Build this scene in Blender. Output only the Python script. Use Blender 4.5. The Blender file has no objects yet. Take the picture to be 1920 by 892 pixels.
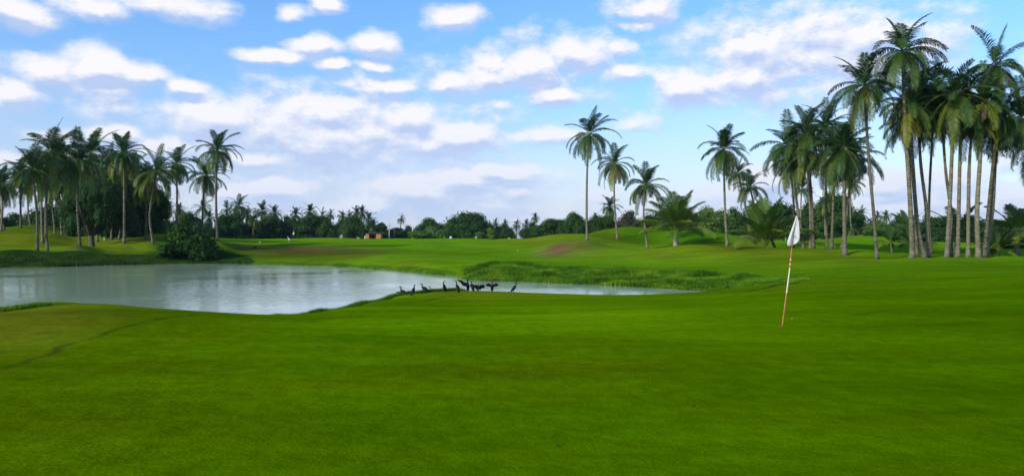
import bpy, math, random
import numpy as np
from mathutils import Vector, noise as mnoise
R = math.radians
scene = bpy.context.scene
COL = scene.collection
F = 1397.0          # focal length of the photograph in its own pixels (1920 wide)
EYE = 1.7

# ------------------------------------------------------------------ camera
cam_d = bpy.data.cameras.new("camera"); cam = bpy.data.objects.new("camera", cam_d); COL.objects.link(cam)
cam.location = (0, 0, EYE); cam.rotation_euler = (R(90), 0, 0)
cam_d.sensor_width = 36; cam_d.lens = 36 * F / 1920; cam_d.clip_start = 0.1; cam_d.clip_end = 12000
scene.camera = cam
# ------------------------------------------------------------------ exposure
scene.view_settings.view_transform = 'Standard'; scene.view_settings.look = 'None'
scene.view_settings.gamma = 1; scene.view_settings.use_curve_mapping = False
scene.view_settings.exposure = 0.0
# ------------------------------------------------------------------ sun (low, from the left and slightly behind)
SUN_EL, SUN_AZ = R(27), R(-134)          # azimuth measured clockwise from +Y
sd = bpy.data.lights.new("sun", 'SUN'); sun = bpy.data.objects.new("sun", sd); COL.objects.link(sun)
sd.energy = 3.8; sd.angle = R(2.5); sd.color = (1.0, 0.93, 0.80)
sdir = Vector((math.sin(SUN_AZ) * math.cos(SUN_EL), math.cos(SUN_AZ) * math.cos(SUN_EL), math.sin(SUN_EL)))
sun.rotation_euler = sdir.to_track_quat('Z', 'Y').to_euler(); sun.location = sdir * 200
# ------------------------------------------------------------------ world: sky texture + clouds laid out by direction
world = bpy.data.worlds.new("World"); scene.world = world; world.use_nodes = True
SKY_STRENGTH = 0.12
def build_world():
    nt = world.node_tree; N = nt.nodes; L = nt.links; N.clear()
    def mth(op, a, b=None, c=None, clamp=False, tree=None):
        T = tree or nt
        n = T.nodes.new('ShaderNodeMath'); n.operation = op; n.use_clamp = clamp
        for i, v in enumerate((a, b, c)):
            if v is None: continue
            if isinstance(v, (int, float)): n.inputs[i].default_value = v
            else: T.links.new(v, n.inputs[i])
        return n.outputs[0]
    def vm(op, a, b, T):
        n = T.nodes.new('ShaderNodeVectorMath'); n.operation = op
        for i, v in enumerate((a, b)):
            if v is None: continue
            if isinstance(v, tuple): n.inputs[i].default_value = v
            else: T.links.new(v, n.inputs[i])
        return n
    # clouds: centre and radii in photo pixels, turned into azimuth / elevation
    C = [(620,250,370,92,.85),(560,360,170,40,.45),(820,365,240,60,.75),(530,362,110,44,.7),(980,140,170,60,.45),(1480,110,270,95,.7),(150,160,210,50,.4),(30,22,95,30,1),(170,12,90,24,.8),(330,8,120,26,.7),(545,18,30,13,.7),(612,5,38,16,.8),
         (858,30,66,22,1),(1215,12,72,26,.9),(1190,42,36,10,.6),
         (520,102,85,15,1),(595,85,50,24,1),(700,86,56,24,.95),(622,124,40,14,.8),(697,121,34,12,.8),(720,158,75,18,.8),(655,160,40,14,.6),
         (90,130,80,34,1),(180,130,90,36,1),(262,142,70,26,.95),(36,178,66,34,1),(342,160,58,17,.9),(215,170,50,14,.6),
         (848,153,52,24,.95),(920,140,70,40,.95),(1000,128,70,38,1),(1085,100,80,46,1),(1040,178,62,22,1),(1170,135,50,20,.6),(1150,90,30,20,.5),
         (1280,165,75,44,1),(1400,90,80,42,.9),(1400,142,85,34,.95),(1540,70,120,46,.9),(1640,70,100,40,.9),(1600,128,120,50,.85),(1490,135,80,40,.7),(1740,80,80,40,.7),(1330,190,60,20,.6),
         (400,222,125,48,1),(610,212,110,40,1),(505,245,110,40,.85),(765,224,90,32,1),(690,245,120,40,.9),(855,256,100,38,1),(570,268,190,34,.85),(790,270,110,24,.8),(480,300,66,22,.95),(630,296,170,22,.6),(330,270,60,24,.6),
         (1020,255,62,18,.9),(1060,250,40,12,.7),(935,200,36,14,.5),(1185,235,44,16,.45),
         (520,352,95,34,1),(450,360,60,24,.8),(860,342,170,24,.95),(790,356,160,38,.95),(950,330,100,26,.95),(920,318,50,14,.9),(700,385,130,34,.85),(980,358,70,16,.7),(930,384,90,20,.6),
         (215,262,80,26,.85),(290,284,80,24,.75),(20,302,50,18,.9),(120,262,60,20,.5),
         (1440,345,100,44,1),(1400,380,120,40,.8),(1660,345,90,34,.9),(1780,330,80,26,.6),(1680,388,140,30,.8),(1880,300,60,26,.6),(1850,390,120,36,.7),(1225,372,50,14,.4),
         (1100,370,70,20,.3),(600,410,300,28,.6),(950,412,260,24,.5),(1500,412,300,26,.6),(150,380,200,40,.5),(1700,200,120,30,.3),
         (-120,120,120,50,.8),(-300,200,200,60,.8),(2050,120,130,50,.8),(2300,200,220,70,.8),(900,-120,200,50,.8),(300,-140,200,60,.8),(1500,-150,220,60,.8),
         (-700,150,300,90,.8),(2800,160,320,90,.8)]
    gt = bpy.data.node_groups.new("cloud_density", 'ShaderNodeTree')
    gt.interface.new_socket("P", in_out='INPUT', socket_type='NodeSocketVector')
    gt.interface.new_socket("D", in_out='OUTPUT', socket_type='NodeSocketFloat')
    gi = gt.nodes.new('NodeGroupInput'); go = gt.nodes.new('NodeGroupOutput')
    P0 = gi.outputs[0]
    wn = gt.nodes.new('ShaderNodeTexNoise'); wn.inputs['Scale'].default_value = 14; wn.inputs['Detail'].default_value = 4
    gt.links.new(P0, wn.inputs['Vector'])
    w1 = vm('SUBTRACT', wn.outputs['Color'], (.5, .5, .5), gt).outputs[0]
    w2 = vm('MULTIPLY', w1, (.05, .028, 0), gt).outputs[0]
    P = vm('ADD', P0, w2, gt).outputs[0]
    acc = None
    for (px, py, rx, ry, a) in C:
        u = (px - 960) / F; v = (446 - py) / F
        az = math.atan(u); el = math.atan(v * math.cos(az))
        ra = rx / F * math.cos(az) ** 2 * 1.12; re = ry / F * math.cos(az) * 1.18
        s = vm('SUBTRACT', P, (az, el, 0), gt).outputs[0]
        m = vm('MULTIPLY', s, (1 / ra, 1 / re, 0), gt).outputs[0]
        ln = gt.nodes.new('ShaderNodeVectorMath'); ln.operation = 'LENGTH'; gt.links.new(m, ln.inputs[0])
        f = mth('MULTIPLY_ADD', ln.outputs['Value'], -a, a, tree=gt)
        acc = f if acc is None else mth('SMOOTH_MAX', acc, f, 0.15, tree=gt)
    st = vm('MULTIPLY', P0, (1, 1.7, 1), gt).outputs[0]
    n1 = gt.nodes.new('ShaderNodeTexNoise'); n1.inputs['Scale'].default_value = 17; n1.inputs['Detail'].default_value = 8; n1.inputs['Roughness'].default_value = .6
    gt.links.new(st, n1.inputs['Vector'])
    nn = mth('MULTIPLY_ADD', n1.outputs[0], 1.45, -.66, tree=gt)
    accm = mth('MAXIMUM', acc, -0.55, tree=gt)
    D = mth('ADD', accm, nn, tree=gt)
    gt.links.new(D, go.inputs[0])

    tc = N.new('ShaderNodeTexCoord'); sp = N.new('ShaderNodeSeparateXYZ'); L.new(tc.outputs['Generated'], sp.inputs[0])
    az = mth('ARCTAN2', sp.outputs[0], sp.outputs[1]); el = mth('ARCSINE', sp.outputs[2])
    cb = N.new('ShaderNodeCombineXYZ'); L.new(az, cb.inputs[0]); L.new(el, cb.inputs[1])
    g1 = N.new('ShaderNodeGroup'); g1.node_tree = gt; L.new(cb.outputs[0], g1.inputs[0])
    off = vm('ADD', cb.outputs[0], (-0.005, 0.013, 0), nt).outputs[0]
    g2 = N.new('ShaderNodeGroup'); g2.node_tree = gt; L.new(off, g2.inputs[0])
    mr = N.new('ShaderNodeMapRange'); mr.interpolation_type = 'SMOOTHSTEP'
    mr.inputs['From Min'].default_value = -0.10; mr.inputs['From Max'].default_value = 0.62
    L.new(g1.outputs[0], mr.inputs['Value'])
    alpha = mth('MULTIPLY', mr.outputs[0], 0.96)
    df = mth('SUBTRACT', g1.outputs[0], g2.outputs[0])
    sh = mth('MULTIPLY_ADD', df, 1.7, 0.52)
    thick = mth('MULTIPLY', g1.outputs[0], -0.05)
    sh = mth('ADD', sh, thick, clamp=True)
    cc = N.new('ShaderNodeValToRGB'); e = cc.color_ramp.elements
    e[0].position = 0.1; e[0].color = (.52, .63, .91, 1); e[1].position = .9; e[1].color = (1.0, .98, 1.02, 1)
    m_ = cc.color_ramp.elements.new(.45); m_.color = (.71, .78, .96, 1)
    L.new(sh, cc.inputs[0])
    ccs = N.new('ShaderNodeVectorMath'); ccs.operation = 'SCALE'; ccs.inputs['Scale'].default_value = 1.0 / SKY_STRENGTH
    L.new(cc.outputs[0], ccs.inputs[0])
    sky = N.new('ShaderNodeTexSky'); sky.sky_type = 'NISHITA'; sky.sun_disc = False
    sky.sun_elevation = SUN_EL; sky.sun_rotation = SUN_AZ; sky.air_density = 1.0; sky.dust_density = 0.6; sky.ozone_density = 2.0
    hs = N.new('ShaderNodeHueSaturation'); hs.inputs['Saturation'].default_value = 1.0; hs.inputs['Value'].default_value = 1.0
    gr = N.new('ShaderNodeVectorMath'); gr.operation = 'MULTIPLY'; 
    gk = N.new('ShaderNodeMapRange'); gk.interpolation_type = 'SMOOTHSTEP'; gk.inputs['From Min'].default_value = -.02; gk.inputs['From Max'].default_value = .30; L.new(el, gk.inputs[0])
    gm = N.new('ShaderNodeMix'); gm.data_type = 'RGBA'; gm.inputs[6].default_value = (1.36, 1.20, 1.36, 1); gm.inputs[7].default_value = (1.06, 1.52, 1.95, 1); L.new(gk.outputs[0], gm.inputs[0]); L.new(gm.outputs[2], gr.inputs[1])
    L.new(sky.outputs[0], gr.inputs[0]); L.new(gr.outputs[0], hs.inputs['Color'])
    mx = N.new('ShaderNodeMix'); mx.data_type = 'RGBA'
    L.new(alpha, mx.inputs[0]); L.new(hs.outputs[0], mx.inputs[6]); L.new(ccs.outputs[0], mx.inputs[7])
    veil = N.new('ShaderNodeMapRange'); veil.interpolation_type = 'SMOOTHSTEP'; veil.inputs['From Min'].default_value = .20; veil.inputs['From Max'].default_value = -.02
    veil.inputs['To Max'].default_value = .62; L.new(el, veil.inputs[0])
    vx = N.new('ShaderNodeMix'); vx.data_type = 'RGBA'; vx.inputs[7].default_value = tuple(c/SKY_STRENGTH for c in (.54, .68, .93)) + (1,)
    L.new(veil.outputs[0], vx.inputs[0]); L.new(mx.outputs[2], vx.inputs[6]); mx = vx
    bg = N.new('ShaderNodeBackground'); bg.inputs['Strength'].default_value = SKY_STRENGTH
    L.new(mx.outputs[2], bg.inputs[0])
    out = N.new('ShaderNodeOutputWorld'); L.new(bg.outputs[0], out.inputs[0])
build_world()
world.cycles.sampling_method = 'MANUAL'; world.cycles.sample_map_resolution = 512
scene.cycles.use_denoising = True
scene.cycles.max_bounces = 6; scene.cycles.diffuse_bounces = 2; scene.cycles.glossy_bounces = 3
scene.cycles.transmission_bounces = 3; scene.cycles.transparent_max_bounces = 4; scene.cycles.volume_bounces = 0

# ------------------------------------------------------------------ generic helpers
def tag(o, label=None, cat=None, group=None, kind=None):
    if label: o['label'] = label
    if cat: o['category'] = cat
    if group: o['group'] = group
    if kind: o['kind'] = kind
    return o
def empty(name, loc, rz=0.0, sc=1.0):
    o = bpy.data.objects.new(name, None); COL.objects.link(o)
    o.location = loc; o.rotation_euler = (0, 0, rz); o.scale = (sc,) * 3 if isinstance(sc, (int, float)) else sc
    o.empty_display_size = .3
    return o
def link(name, me, parent=None, loc=(0, 0, 0)):
    o = bpy.data.objects.new(name, me); COL.objects.link(o); o.location = loc
    if parent: o.parent = parent
    return o
def mesh(name, V, Fc, mats, smooth=False, tint=None, midx=None):
    me = bpy.data.meshes.new(name); me.from_pydata([tuple(v) for v in V], [], Fc)
    for m in (mats if isinstance(mats, (list, tuple)) else [mats]): me.materials.append(m)
    if smooth: me.polygons.foreach_set('use_smooth', [True] * len(me.polygons))
    if midx is not None: me.polygons.foreach_set('material_index', midx)
    if tint is not None:
        a = me.attributes.new('tint', 'FLOAT', 'FACE'); a.data.foreach_set('value', tint)
    me.update(); return me
class MB:
    def __init__(s): s.V = []; s.F = []; s.M = []
    def add(s, V, Fc, mi=0):
        o = len(s.V); s.V += [tuple(v) for v in V]; s.F += [tuple(i + o for i in f) for f in Fc]; s.M += [mi] * len(Fc)
    def box(s, c, d, mi=0, rz=0):
        x, y, z = [k / 2 for k in d]; cs, sn = math.cos(rz), math.sin(rz)
        P = [(-x,-y,-z),(x,-y,-z),(x,y,-z),(-x,y,-z),(-x,-y,z),(x,-y,z),(x,y,z),(-x,y,z)]
        P = [(c[0]+a*cs-b*sn, c[1]+a*sn+b*cs, c[2]+e) for a, b, e in P]
        s.add(P, [(3,2,1,0),(4,5,6,7),(0,1,5,4),(1,2,6,5),(2,3,7,6),(3,0,4,7)], mi)
    def tube(s, pts, rad, n=8, mi=0, cap=True, squash=None):
        pts = [Vector(p) for p in pts]; V = []; Fc = []
        prev = None
        for i, p in enumerate(pts):
            t = (pts[min(i+1, len(pts)-1)] - pts[max(i-1, 0)]).normalized()
            if prev is None:
                a = Vector((0, 1, 0)) if abs(t.y) < .9 else Vector((1, 0, 0))
                a = (a - t * a.dot(t)).normalized()
            else: a = (prev - t * prev.dot(t)).normalized()
            prev = a; b = t.cross(a)
            r = rad[i]; ra, rb = (r if isinstance(r, tuple) else (r, r))
            for k in range(n):
                q = 2 * math.pi * k / n; V.append(p + a * math.cos(q) * ra + b * math.sin(q) * rb)
        for i in range(len(pts)-1):
            for k in range(n):
                k2 = (k+1) % n; Fc.append((i*n+k, i*n+k2, (i+1)*n+k2, (i+1)*n+k))
        if cap: Fc.append(tuple(range(n))[::-1]); Fc.append(tuple((len(pts)-1)*n+k for k in range(n)))
        s.add(V, Fc, mi)
    def build(s, name, mats, parent=None, smooth=False, loc=(0,0,0)):
        return link(name, mesh(name, s.V, s.F, mats, smooth, midx=s.M), parent, loc)

# ------------------------------------------------------------------ materials
MATS = {}
def principled(name, col, rough=.7, spec=.3, **kw):
    if name in MATS: return MATS[name]
    m = bpy.data.materials.new(name); m.use_nodes = True; b = m.node_tree.nodes['Principled BSDF']
    b.inputs['Base Color'].default_value = (*col, 1); b.inputs['Roughness'].default_value = rough
    b.inputs['Specular IOR Level'].default_value = spec
    nt = m.node_tree
    v = kw.get('var', .25)
    if v:
        tc = nt.nodes.new('ShaderNodeTexCoord'); n = nt.nodes.new('ShaderNodeTexNoise'); n.inputs['Scale'].default_value = kw.get('scale', 6)
        n.inputs['Detail'].default_value = 4
        nt.links.new(tc.outputs['Object'], n.inputs['Vector'])
        r = nt.nodes.new('ShaderNodeValToRGB'); e = r.color_ramp.elements
        e[0].position = .3; e[1].position = .7
        e[0].color = (*[c * (1 - v) for c in col], 1); e[1].color = (*[min(1, c * (1 + v)) for c in col], 1)
        nt.links.new(n.outputs[0], r.inputs[0]); nt.links.new(r.outputs[0], b.inputs['Base Color'])
    MATS[name] = m; return m
def leaf_mat(name, ramp, rough=.5, transl=.25, spec=.3, objvar=.25):
    m = bpy.data.materials.new(name); m.use_nodes = True; nt = m.node_tree; b = nt.nodes['Principled BSDF']
    at = nt.nodes.new('ShaderNodeAttribute'); at.attribute_name = 'tint'
    oi = nt.nodes.new('ShaderNodeObjectInfo')
    a = nt.nodes.new('ShaderNodeMath'); a.operation = 'MULTIPLY_ADD'; a.inputs[1].default_value = objvar; a.inputs[2].default_value = -objvar / 2
    nt.links.new(oi.outputs['Random'], a.inputs[0])
    s = nt.nodes.new('ShaderNodeMath'); s.operation = 'ADD'; nt.links.new(at.outputs['Fac'], s.inputs[0]); nt.links.new(a.outputs[0], s.inputs[1])
    r = nt.nodes.new('ShaderNodeValToRGB'); cr = r.color_ramp
    cr.elements[0].position = ramp[0][0]; cr.elements[0].color = (*ramp[0][1], 1)
    cr.elements[1].position = ramp[-1][0]; cr.elements[1].color = (*ramp[-1][1], 1)
    for p, c in ramp[1:-1]: e = cr.elements.new(p); e.color = (*c, 1)
    nt.links.new(s.outputs[0], r.inputs[0]); nt.links.new(r.outputs[0], b.inputs['Base Color'])
    b.inputs['Roughness'].default_value = rough; b.inputs['Specular IOR Level'].default_value = spec
    if transl:
        t = nt.nodes.new('ShaderNodeBsdfTranslucent'); nt.links.new(r.outputs[0], t.inputs[0])
        mx = nt.nodes.new('ShaderNodeMixShader'); mx.inputs[0].default_value = transl
        nt.links.new(b.outputs[0], mx.inputs[1]); nt.links.new(t.outputs[0], mx.inputs[2])
        nt.links.new(mx.outputs[0], nt.nodes['Material Output'].inputs['Surface'])
    MATS[name] = m; return m
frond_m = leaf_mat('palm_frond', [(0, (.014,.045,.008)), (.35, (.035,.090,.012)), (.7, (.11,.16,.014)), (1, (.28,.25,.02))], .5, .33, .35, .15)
young_m = leaf_mat('young_frond', [(0, (.028,.08,.009)), (.5, (.085,.165,.012)), (1, (.26,.29,.03))], .5, .35, .35, .15)
yellow_m = leaf_mat('yellow_frond', [(0, (.35,.28,.03)), (1, (.6,.38,.04))], .5, .3)
dead_m = leaf_mat('dead_frond', [(0, (.07,.05,.028)), (1, (.2,.14,.08))], .8, .1, .1)
tree_m = leaf_mat('tree_leaves', [(0, (.010,.034,.007)), (.5, (.032,.078,.012)), (1, (.085,.14,.02))], .6, .2, .1)
bright_m = leaf_mat('bright_leaves', [(0, (.04,.09,.010)), (.5, (.09,.17,.016)), (1, (.17,.25,.03))], .5, .2, .25)
brown_m = leaf_mat('bronze_leaves', [(0, (.02,.025,.012)), (.5, (.05,.05,.02)), (1, (.10,.08,.035))], .6, .1, .2)
grass_m = leaf_mat('rough_grass', [(0, (.03,.10,.001)), (.5, (.085,.21,.002)), (1, (.22,.33,.01))], .6, .25, .15, 0)
darkgrass_m = leaf_mat('dark_grass', [(0, (.016,.05,.002)), (.5, (.035,.095,.003)), (1, (.09,.16,.01))], .6, .2, .15, 0)

def bark():
    m = bpy.data.materials.new('palm_bark'); m.use_nodes = True; nt = m.node_tree; b = nt.nodes['Principled BSDF']
    tc = nt.nodes.new('ShaderNodeTexCoord')
    mp = nt.nodes.new('ShaderNodeMapping'); mp.inputs['Scale'].default_value = (1.2, 1.2, 5)
    nt.links.new(tc.outputs['Object'], mp.inputs[0])
    n = nt.nodes.new('ShaderNodeTexNoise'); n.inputs['Scale'].default_value = 1.6; n.inputs['Detail'].default_value = 5; n.inputs['Roughness'].default_value = .65
    nt.links.new(mp.outputs[0], n.inputs['Vector'])
    oi = nt.nodes.new('ShaderNodeObjectInfo')
    ad = nt.nodes.new('ShaderNodeMath'); ad.operation = 'MULTIPLY_ADD'; ad.inputs[1].default_value = .14
    nt.links.new(oi.outputs['Random'], ad.inputs[0]); nt.links.new(n.outputs[0], ad.inputs[2])
    r = nt.nodes.new('ShaderNodeValToRGB'); e = r.color_ramp.elements
    e[0].position = .38; e[0].color = (.03,.026,.016,1); e[1].position = .80; e[1].color = (.28,.245,.165,1)
    k = r.color_ramp.elements.new(.52); k.color = (.105,.093,.06,1)
    nt.links.new(ad.outputs[0], r.inputs[0]); nt.links.new(r.outputs[0], b.inputs['Base Color'])
    b.inputs['Roughness'].default_value = .9; b.inputs['Specular IOR Level'].default_value = .1
    w = nt.nodes.new('ShaderNodeTexWave'); w.bands_direction = 'Z'; w.inputs['Scale'].default_value = 2.2; w.inputs['Distortion'].default_value = 2
    nt.links.new(tc.outputs['Object'], w.inputs['Vector'])
    bp = nt.nodes.new('ShaderNodeBump'); bp.inputs['Strength'].default_value = .5; bp.inputs['Distance'].default_value = .03
    nt.links.new(w.outputs['Fac'], bp.inputs['Height']); nt.links.new(bp.outputs[0], b.inputs['Normal'])
    return m
bark_m = bark()
wood_m = principled('tree_bark', (.10,.08,.055), .9, .1, var=.45, scale=3)
nut_m = principled('coconut', (.12,.12,.03), .6, .3)

# ------------------------------------------------------------------ terrain
def az_of(px): return math.atan((px - 960) / F)
pts = []
def pix(px, py, d): pts.append((az_of(px), math.log(d / math.cos(az_of(px))), EYE - (py - 446) / F * d))
def zed(px, d, z): pts.append((az_of(px), math.log(d / math.cos(az_of(px))), z))
WATER = -1.5
for px in (-500, 0, 480, 960, 1440, 1920, 2400):
    for d in (2, 3.5, 5.3, 8): zed(px, d, 0 if px > 0 else -.02)
for px, z in ((-500,-.05),(0,-.06),(300,-.03),(600,0),(960,0),(1467,0),(1920,.02),(2400,.05)): zed(px, 12, z)
for px, z in ((-500,-.15),(600,-.14),(800,-.1),(1000,-.08),(1250,-.03),(1467,0),(1700,.02),(1920,.05),(2400,.1)): zed(px, 16.5, z)
for px, z in ((700,-.42),(850,-.42),(1000,-.38),(1300,-.3),(1500,-.06),(1700,.03),(1900,.1),(2400,.2)): zed(px, 24, z)
for px, z in ((860,-.65),(1000,-.64),(1200,-.6),(1350,-.45),(1450,-.22),(1600,0),(1750,.06),(1900,.15),(2400,.3)): zed(px, 30, z)
# crest of the green above the pond
CREST = [(-500,600,19),(-200,598,19),(0,592,19),(60,584,20),(150,577,21),(250,580,20),(350,586,19),(430,590,19),(520,594,20),(600,587,23),(680,572,27),(740,558,31),
         (800,550,34),(850,547,35.5),(900,546,36),(963,548,36),(1030,550,35.5),(1100,552,35),(1200,553,35.5),(1290,550,38),(1345,546.5,42.5)]
for c in CREST: pix(*c)
NEAR = [(-500,25),(-200,23),(0,22.8),(80,23.3),(150,24),(250,23.2),(350,22.3),(430,22.3),(520,23.4),(600,26.6),(680,30.6),(740,34.6),(800,37.6),(850,39),(900,39.4),(963,39.6),(1030,39.4),(1100,39.2),(1200,39.6),(1290,41.3),(1338,44.4)]
for px, d in NEAR: zed(px, d, WATER)
FARL = [(-500,70),(-300,73),(-150,76),(0,79),(100,82),(200,87),(300,91),(360,92.5),(420,93),(520,88.5),(580,86),(640,83),(700,77),(760,71),(810,66),(845,63),(870,58.5),(900,56),(950,55),(1000,54),(1050,52.5),(1100,51),(1150,49.8),(1200,48.4),(1240,47.3),(1280,46),(1310,45.2)]
for px, d in FARL: zed(px, d, WATER)
for px, d in NEAR[:-1]:
    zed(px, d + 2.0, WATER - .5)
for px, d in FARL[:-3]: zed(px, d - 2.5, WATER - .45)
for px, ds in ((-500,(35,50)),(-150,(32,48,62)),(100,(32,48,65)),(300,(32,50,70)),(520,(34,50,70)),(680,(40,55,66)),(800,(46,55)),(900,(46,)),(1000,(46,)),(1100,(44.5,)),(1180,(43.5,))):
    for d in ds: zed(px, d, WATER - .9)
# far bank tops and the land behind
P_ = [(-500,478,78),(-200,479,80),(0,480,84),(60,480,85),(110,484,86.5),(165,487,89),(230,486,92),(310,484,95),(400,485,97),(455,483,97),
 (-400,465,95),(0,465,92),(30,466,92),(105,471,91),(150,463,94),(120,476,89),(190,472,95),(250,463,100),(300,462,102),(350,462,104),
 (-400,445,120),(0,452,105),(20,447,112),(70,447,114),(100,440,112),(140,446,112),
 (-300,432,150),(0,435,128),(40,426,138),(62,424,140),(100,427,142),(125,438,126),(150,441,125),
 (172,455,104),(200,444,118),(233,450,102),(260,443,118),(274,445,108),(287,452,103),(310,444,116),(335,447,112),(380,450,110),(410,454,103),
 (430,456,112),(440,468,105),(450,451,135),(400,448.6,180),(500,448.8,180),(550,446.8,172),(600,445,168),(640,446.2,170),(700,448.8,180),(780,449.2,182),(860,448.7,182),(930,449,180),(960,448,170),
 (480,457,122),(470,472,104),(560,456,122),(560,474,104),(640,459,118),(640,478,97),(700,463,112),(720,482,88),(560,451,145),(700,454,140),(800,456,132),(870,454,140),
 (760,471,98),(750,490,79),(800,495,72),(740,488,82),(830,480,90),(860,465,118),(900,470,105),(870,490,76),(905,497,66),
 (930,489.5,65),(958,490,64.5),(1000,496,62),(1050,500,61),(1100,502,60),(1150,503,59),(1200,505.5,58),(1250,507.5,57),(1300,510,55),(1350,513,53),(1400,516,50),(1450,520,46.5),(1500,525,41),(1530,524,40),
 (960,487,80),(1000,487,84),(1100,488,82),(1200,489,80),(1300,492,75),(1400,498,66),(1470,503,56),(1540,508,48),(1600,506,46),
 (1360,535,46.5),(1400,536,40.5),(1440,533,40),(1350,541,44.8),
 (960,470,108),(1010,466,108),(1050,459,104),(1080,456,101),(1101,454,99),(1140,460,97),(1050,474,96),(1130,472,92),(1000,476,98),
 (985,449,140),(1020,443,135),(1050,440,130),(1080,441,126),(1060,450,115),(1120,435.5,130),(1158,443,114),(1180,432.5,126),(1215,434,122),(1240,438,118),(1265,439,116),(1300,433.5,120),(1325,436,118),(1345,441,117),(1385,449,115),
 (1190,455,100),(1214,460,97),(1240,455,101),(1268,459,95),(1300,457,98),(1340,462,95),(1364,467,91),(1408,455.5,108),(1437,469,87),(1453,467,89),(1487,465,90),(1507,468,87),
 (1200,474,86),(1300,472,84),(1400,480,78),(1500,478,76),
 (1519,469,86),(1525,469,85),(1559,470,82),(1584,477,78),(1578,470,82),(1644,484.5,70),(1620,478,76),(1673,475,82),
 (1711,485,70),(1735,483.5,71),(1775,483,70),(1815,483,70),(1846,483.5,70),(1930,484,70),(2400,484,75),
 (1600,493,58),(1640,494,58),(1680,491,58),(1720,489,60),(1790,485.5,61),(1850,488,60),(1900,490,59),(2000,492,60),(2400,492,60),
 (1600,512,42),(1700,505,46),(1790,500,48),(1900,503,46),(2400,505,46),
 (1700,527,32),(1900,525,32),
 (1371,450.5,160),(1372,454,182),(1420,440.5,215),(1330,445,170),(1440,452,130),(1500,447,180),(1500,459,110),(1560,459,105),(1600,446,160),(1600,459,110),(1622,439,140),(1645,441,138),(1585,446,138),(1655,450,125),(1700,459,105),(1720,448,130),(1760,458,110),(1791,470,86),(1850,462,105),(1920,470,90),(2400,470,90)]
for p in P_: pix(*p)
for px, d, z in ((1050,160,1.4),(1120,160,1.5),(1180,155,1.4),(1240,150,1.2),(1300,150,1.2),(1000,160,1.3),
                 (600,210,1.0),(800,215,.9),(450,215,1.1),(950,215,1.0),(40,170,2.2),(100,170,2.2),(200,160,1.8),(300,160,1.8),(-300,200,2),(1622,170,1.6),(1700,170,1.4),(1900,170,1.2),(2400,200,1.2)): zed(px, d, z)
for px in (-500, 0, 500, 960, 1400, 1920, 2400):
    for d, z in ((300, 1.0), (600, .6), (1500, 0), (4000, -3)): zed(px, d, z if not (px == 1400 and d == 300) else 2.0)
PT = np.array(pts); SX = 1.0; SW = .55
A_ = np.stack([PT[:,0]*SX, PT[:,1]*SW], 1)
def kern(r2): return -np.sqrt(r2 + .00012)
def fit():
    D = A_[:,None,:] - A_[None,:,:]; K = kern((D**2).sum(2))
    K[np.diag_indices(len(K))] -= 4e-4
    n = len(K); M = np.zeros((n+1, n+1)); M[:n,:n] = K; M[:n,n] = 1; M[n,:n] = 1
    return np.linalg.solve(M, np.append(PT[:,2], 0))
WT = fit()
def rbf(az, w):
    az = np.asarray(az, float).ravel(); w = np.asarray(w, float).ravel(); out = np.empty(len(az))
    for i in range(0, len(az), 20000):
        Q = np.stack([az[i:i+20000]*SX, w[i:i+20000]*SW], 1)
        r2 = ((Q**2).sum(1)[:,None] + (A_**2).sum(1)[None] - 2*Q@A_.T).clip(0)
        out[i:i+20000] = kern(r2) @ WT[:-1] + WT[-1]
    return out
def ground(X, Y):
    X = np.atleast_1d(np.asarray(X, float)); Y = np.atleast_1d(np.asarray(Y, float))
    az = np.arctan2(X, Y); r = np.hypot(X, Y).clip(1.6, 5000)
    lim = R(43); t = ((np.abs(az) - lim) / R(50)).clip(0, 1); t = t*t*(3-2*t)
    z = rbf(az.clip(-lim, lim), np.log(r))
    und = (np.sin(X*.11+1.3)*np.cos(Y*.09)*.05 + np.sin(X*.031+Y*.047)*.08) * ((r-60)/60).clip(0, 1)
    zz = z*(1-t); k = ((r-74)/16).clip(0, 1)*((zz+.7)/.8).clip(0, 1)*(1-((r-170)/40).clip(0, 1))
    k = k*(1-.85*np.exp(-((np.arctan2(X, Y)+.25)/.11)**2))
    pc = 960 + F*X/np.maximum(Y, .1)
    bump = np.where(Y > 20, .26*np.exp(-((X-34)/9)**2-((Y-58)/3.6)**2) - .16*np.exp(-((X-32)/11)**2-((Y-48)/4.5)**2) + .18*np.exp(-((X-22)/6)**2-((Y-60)/4)**2) + .14*np.exp(-((X-21)/7)**2-((Y-41)/3.5)**2), 0)
    return zz + und + bump + k*(HUMP(X, Y))
def HUMP(X, Y):
    u = X*.16+.9*np.sin(Y*.07); v = Y*.13+.8*np.sin(X*.09+1)
    h = np.sin(u+.5)*np.sin(v) + .5*np.sin(u*1.9+2.1*v*.3)*np.sin(v*1.7+1.2)
    mid = np.exp(-((np.arctan2(X, Y)-.17)/.16)**2)*np.exp(-((Y-112)/26)**2) + np.exp(-((np.arctan2(X, Y)+.55)/.14)**2)*np.exp(-((Y-118)/24)**2)
    return (.30+.38*mid)*(np.abs(h)**.75*np.sign(h))
def gz(x, y): return float(ground(x, y)[0])
def at(px, d): 
    x = (px - 960) / F * d; return Vector((x, d, gz(x, d)))
def hit(px, py, d0=3.0, d1=260.0):
    d = np.exp(np.linspace(math.log(d0), math.log(d1), 900)); x = (px-960)/F*d
    zr = EYE - (py-446)/F*d; zt = ground(x, d); i = np.argmax(zr <= zt)
    if not (zr <= zt).any(): i = len(d)-1
    return Vector((x[i], d[i], zt[i]))

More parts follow.
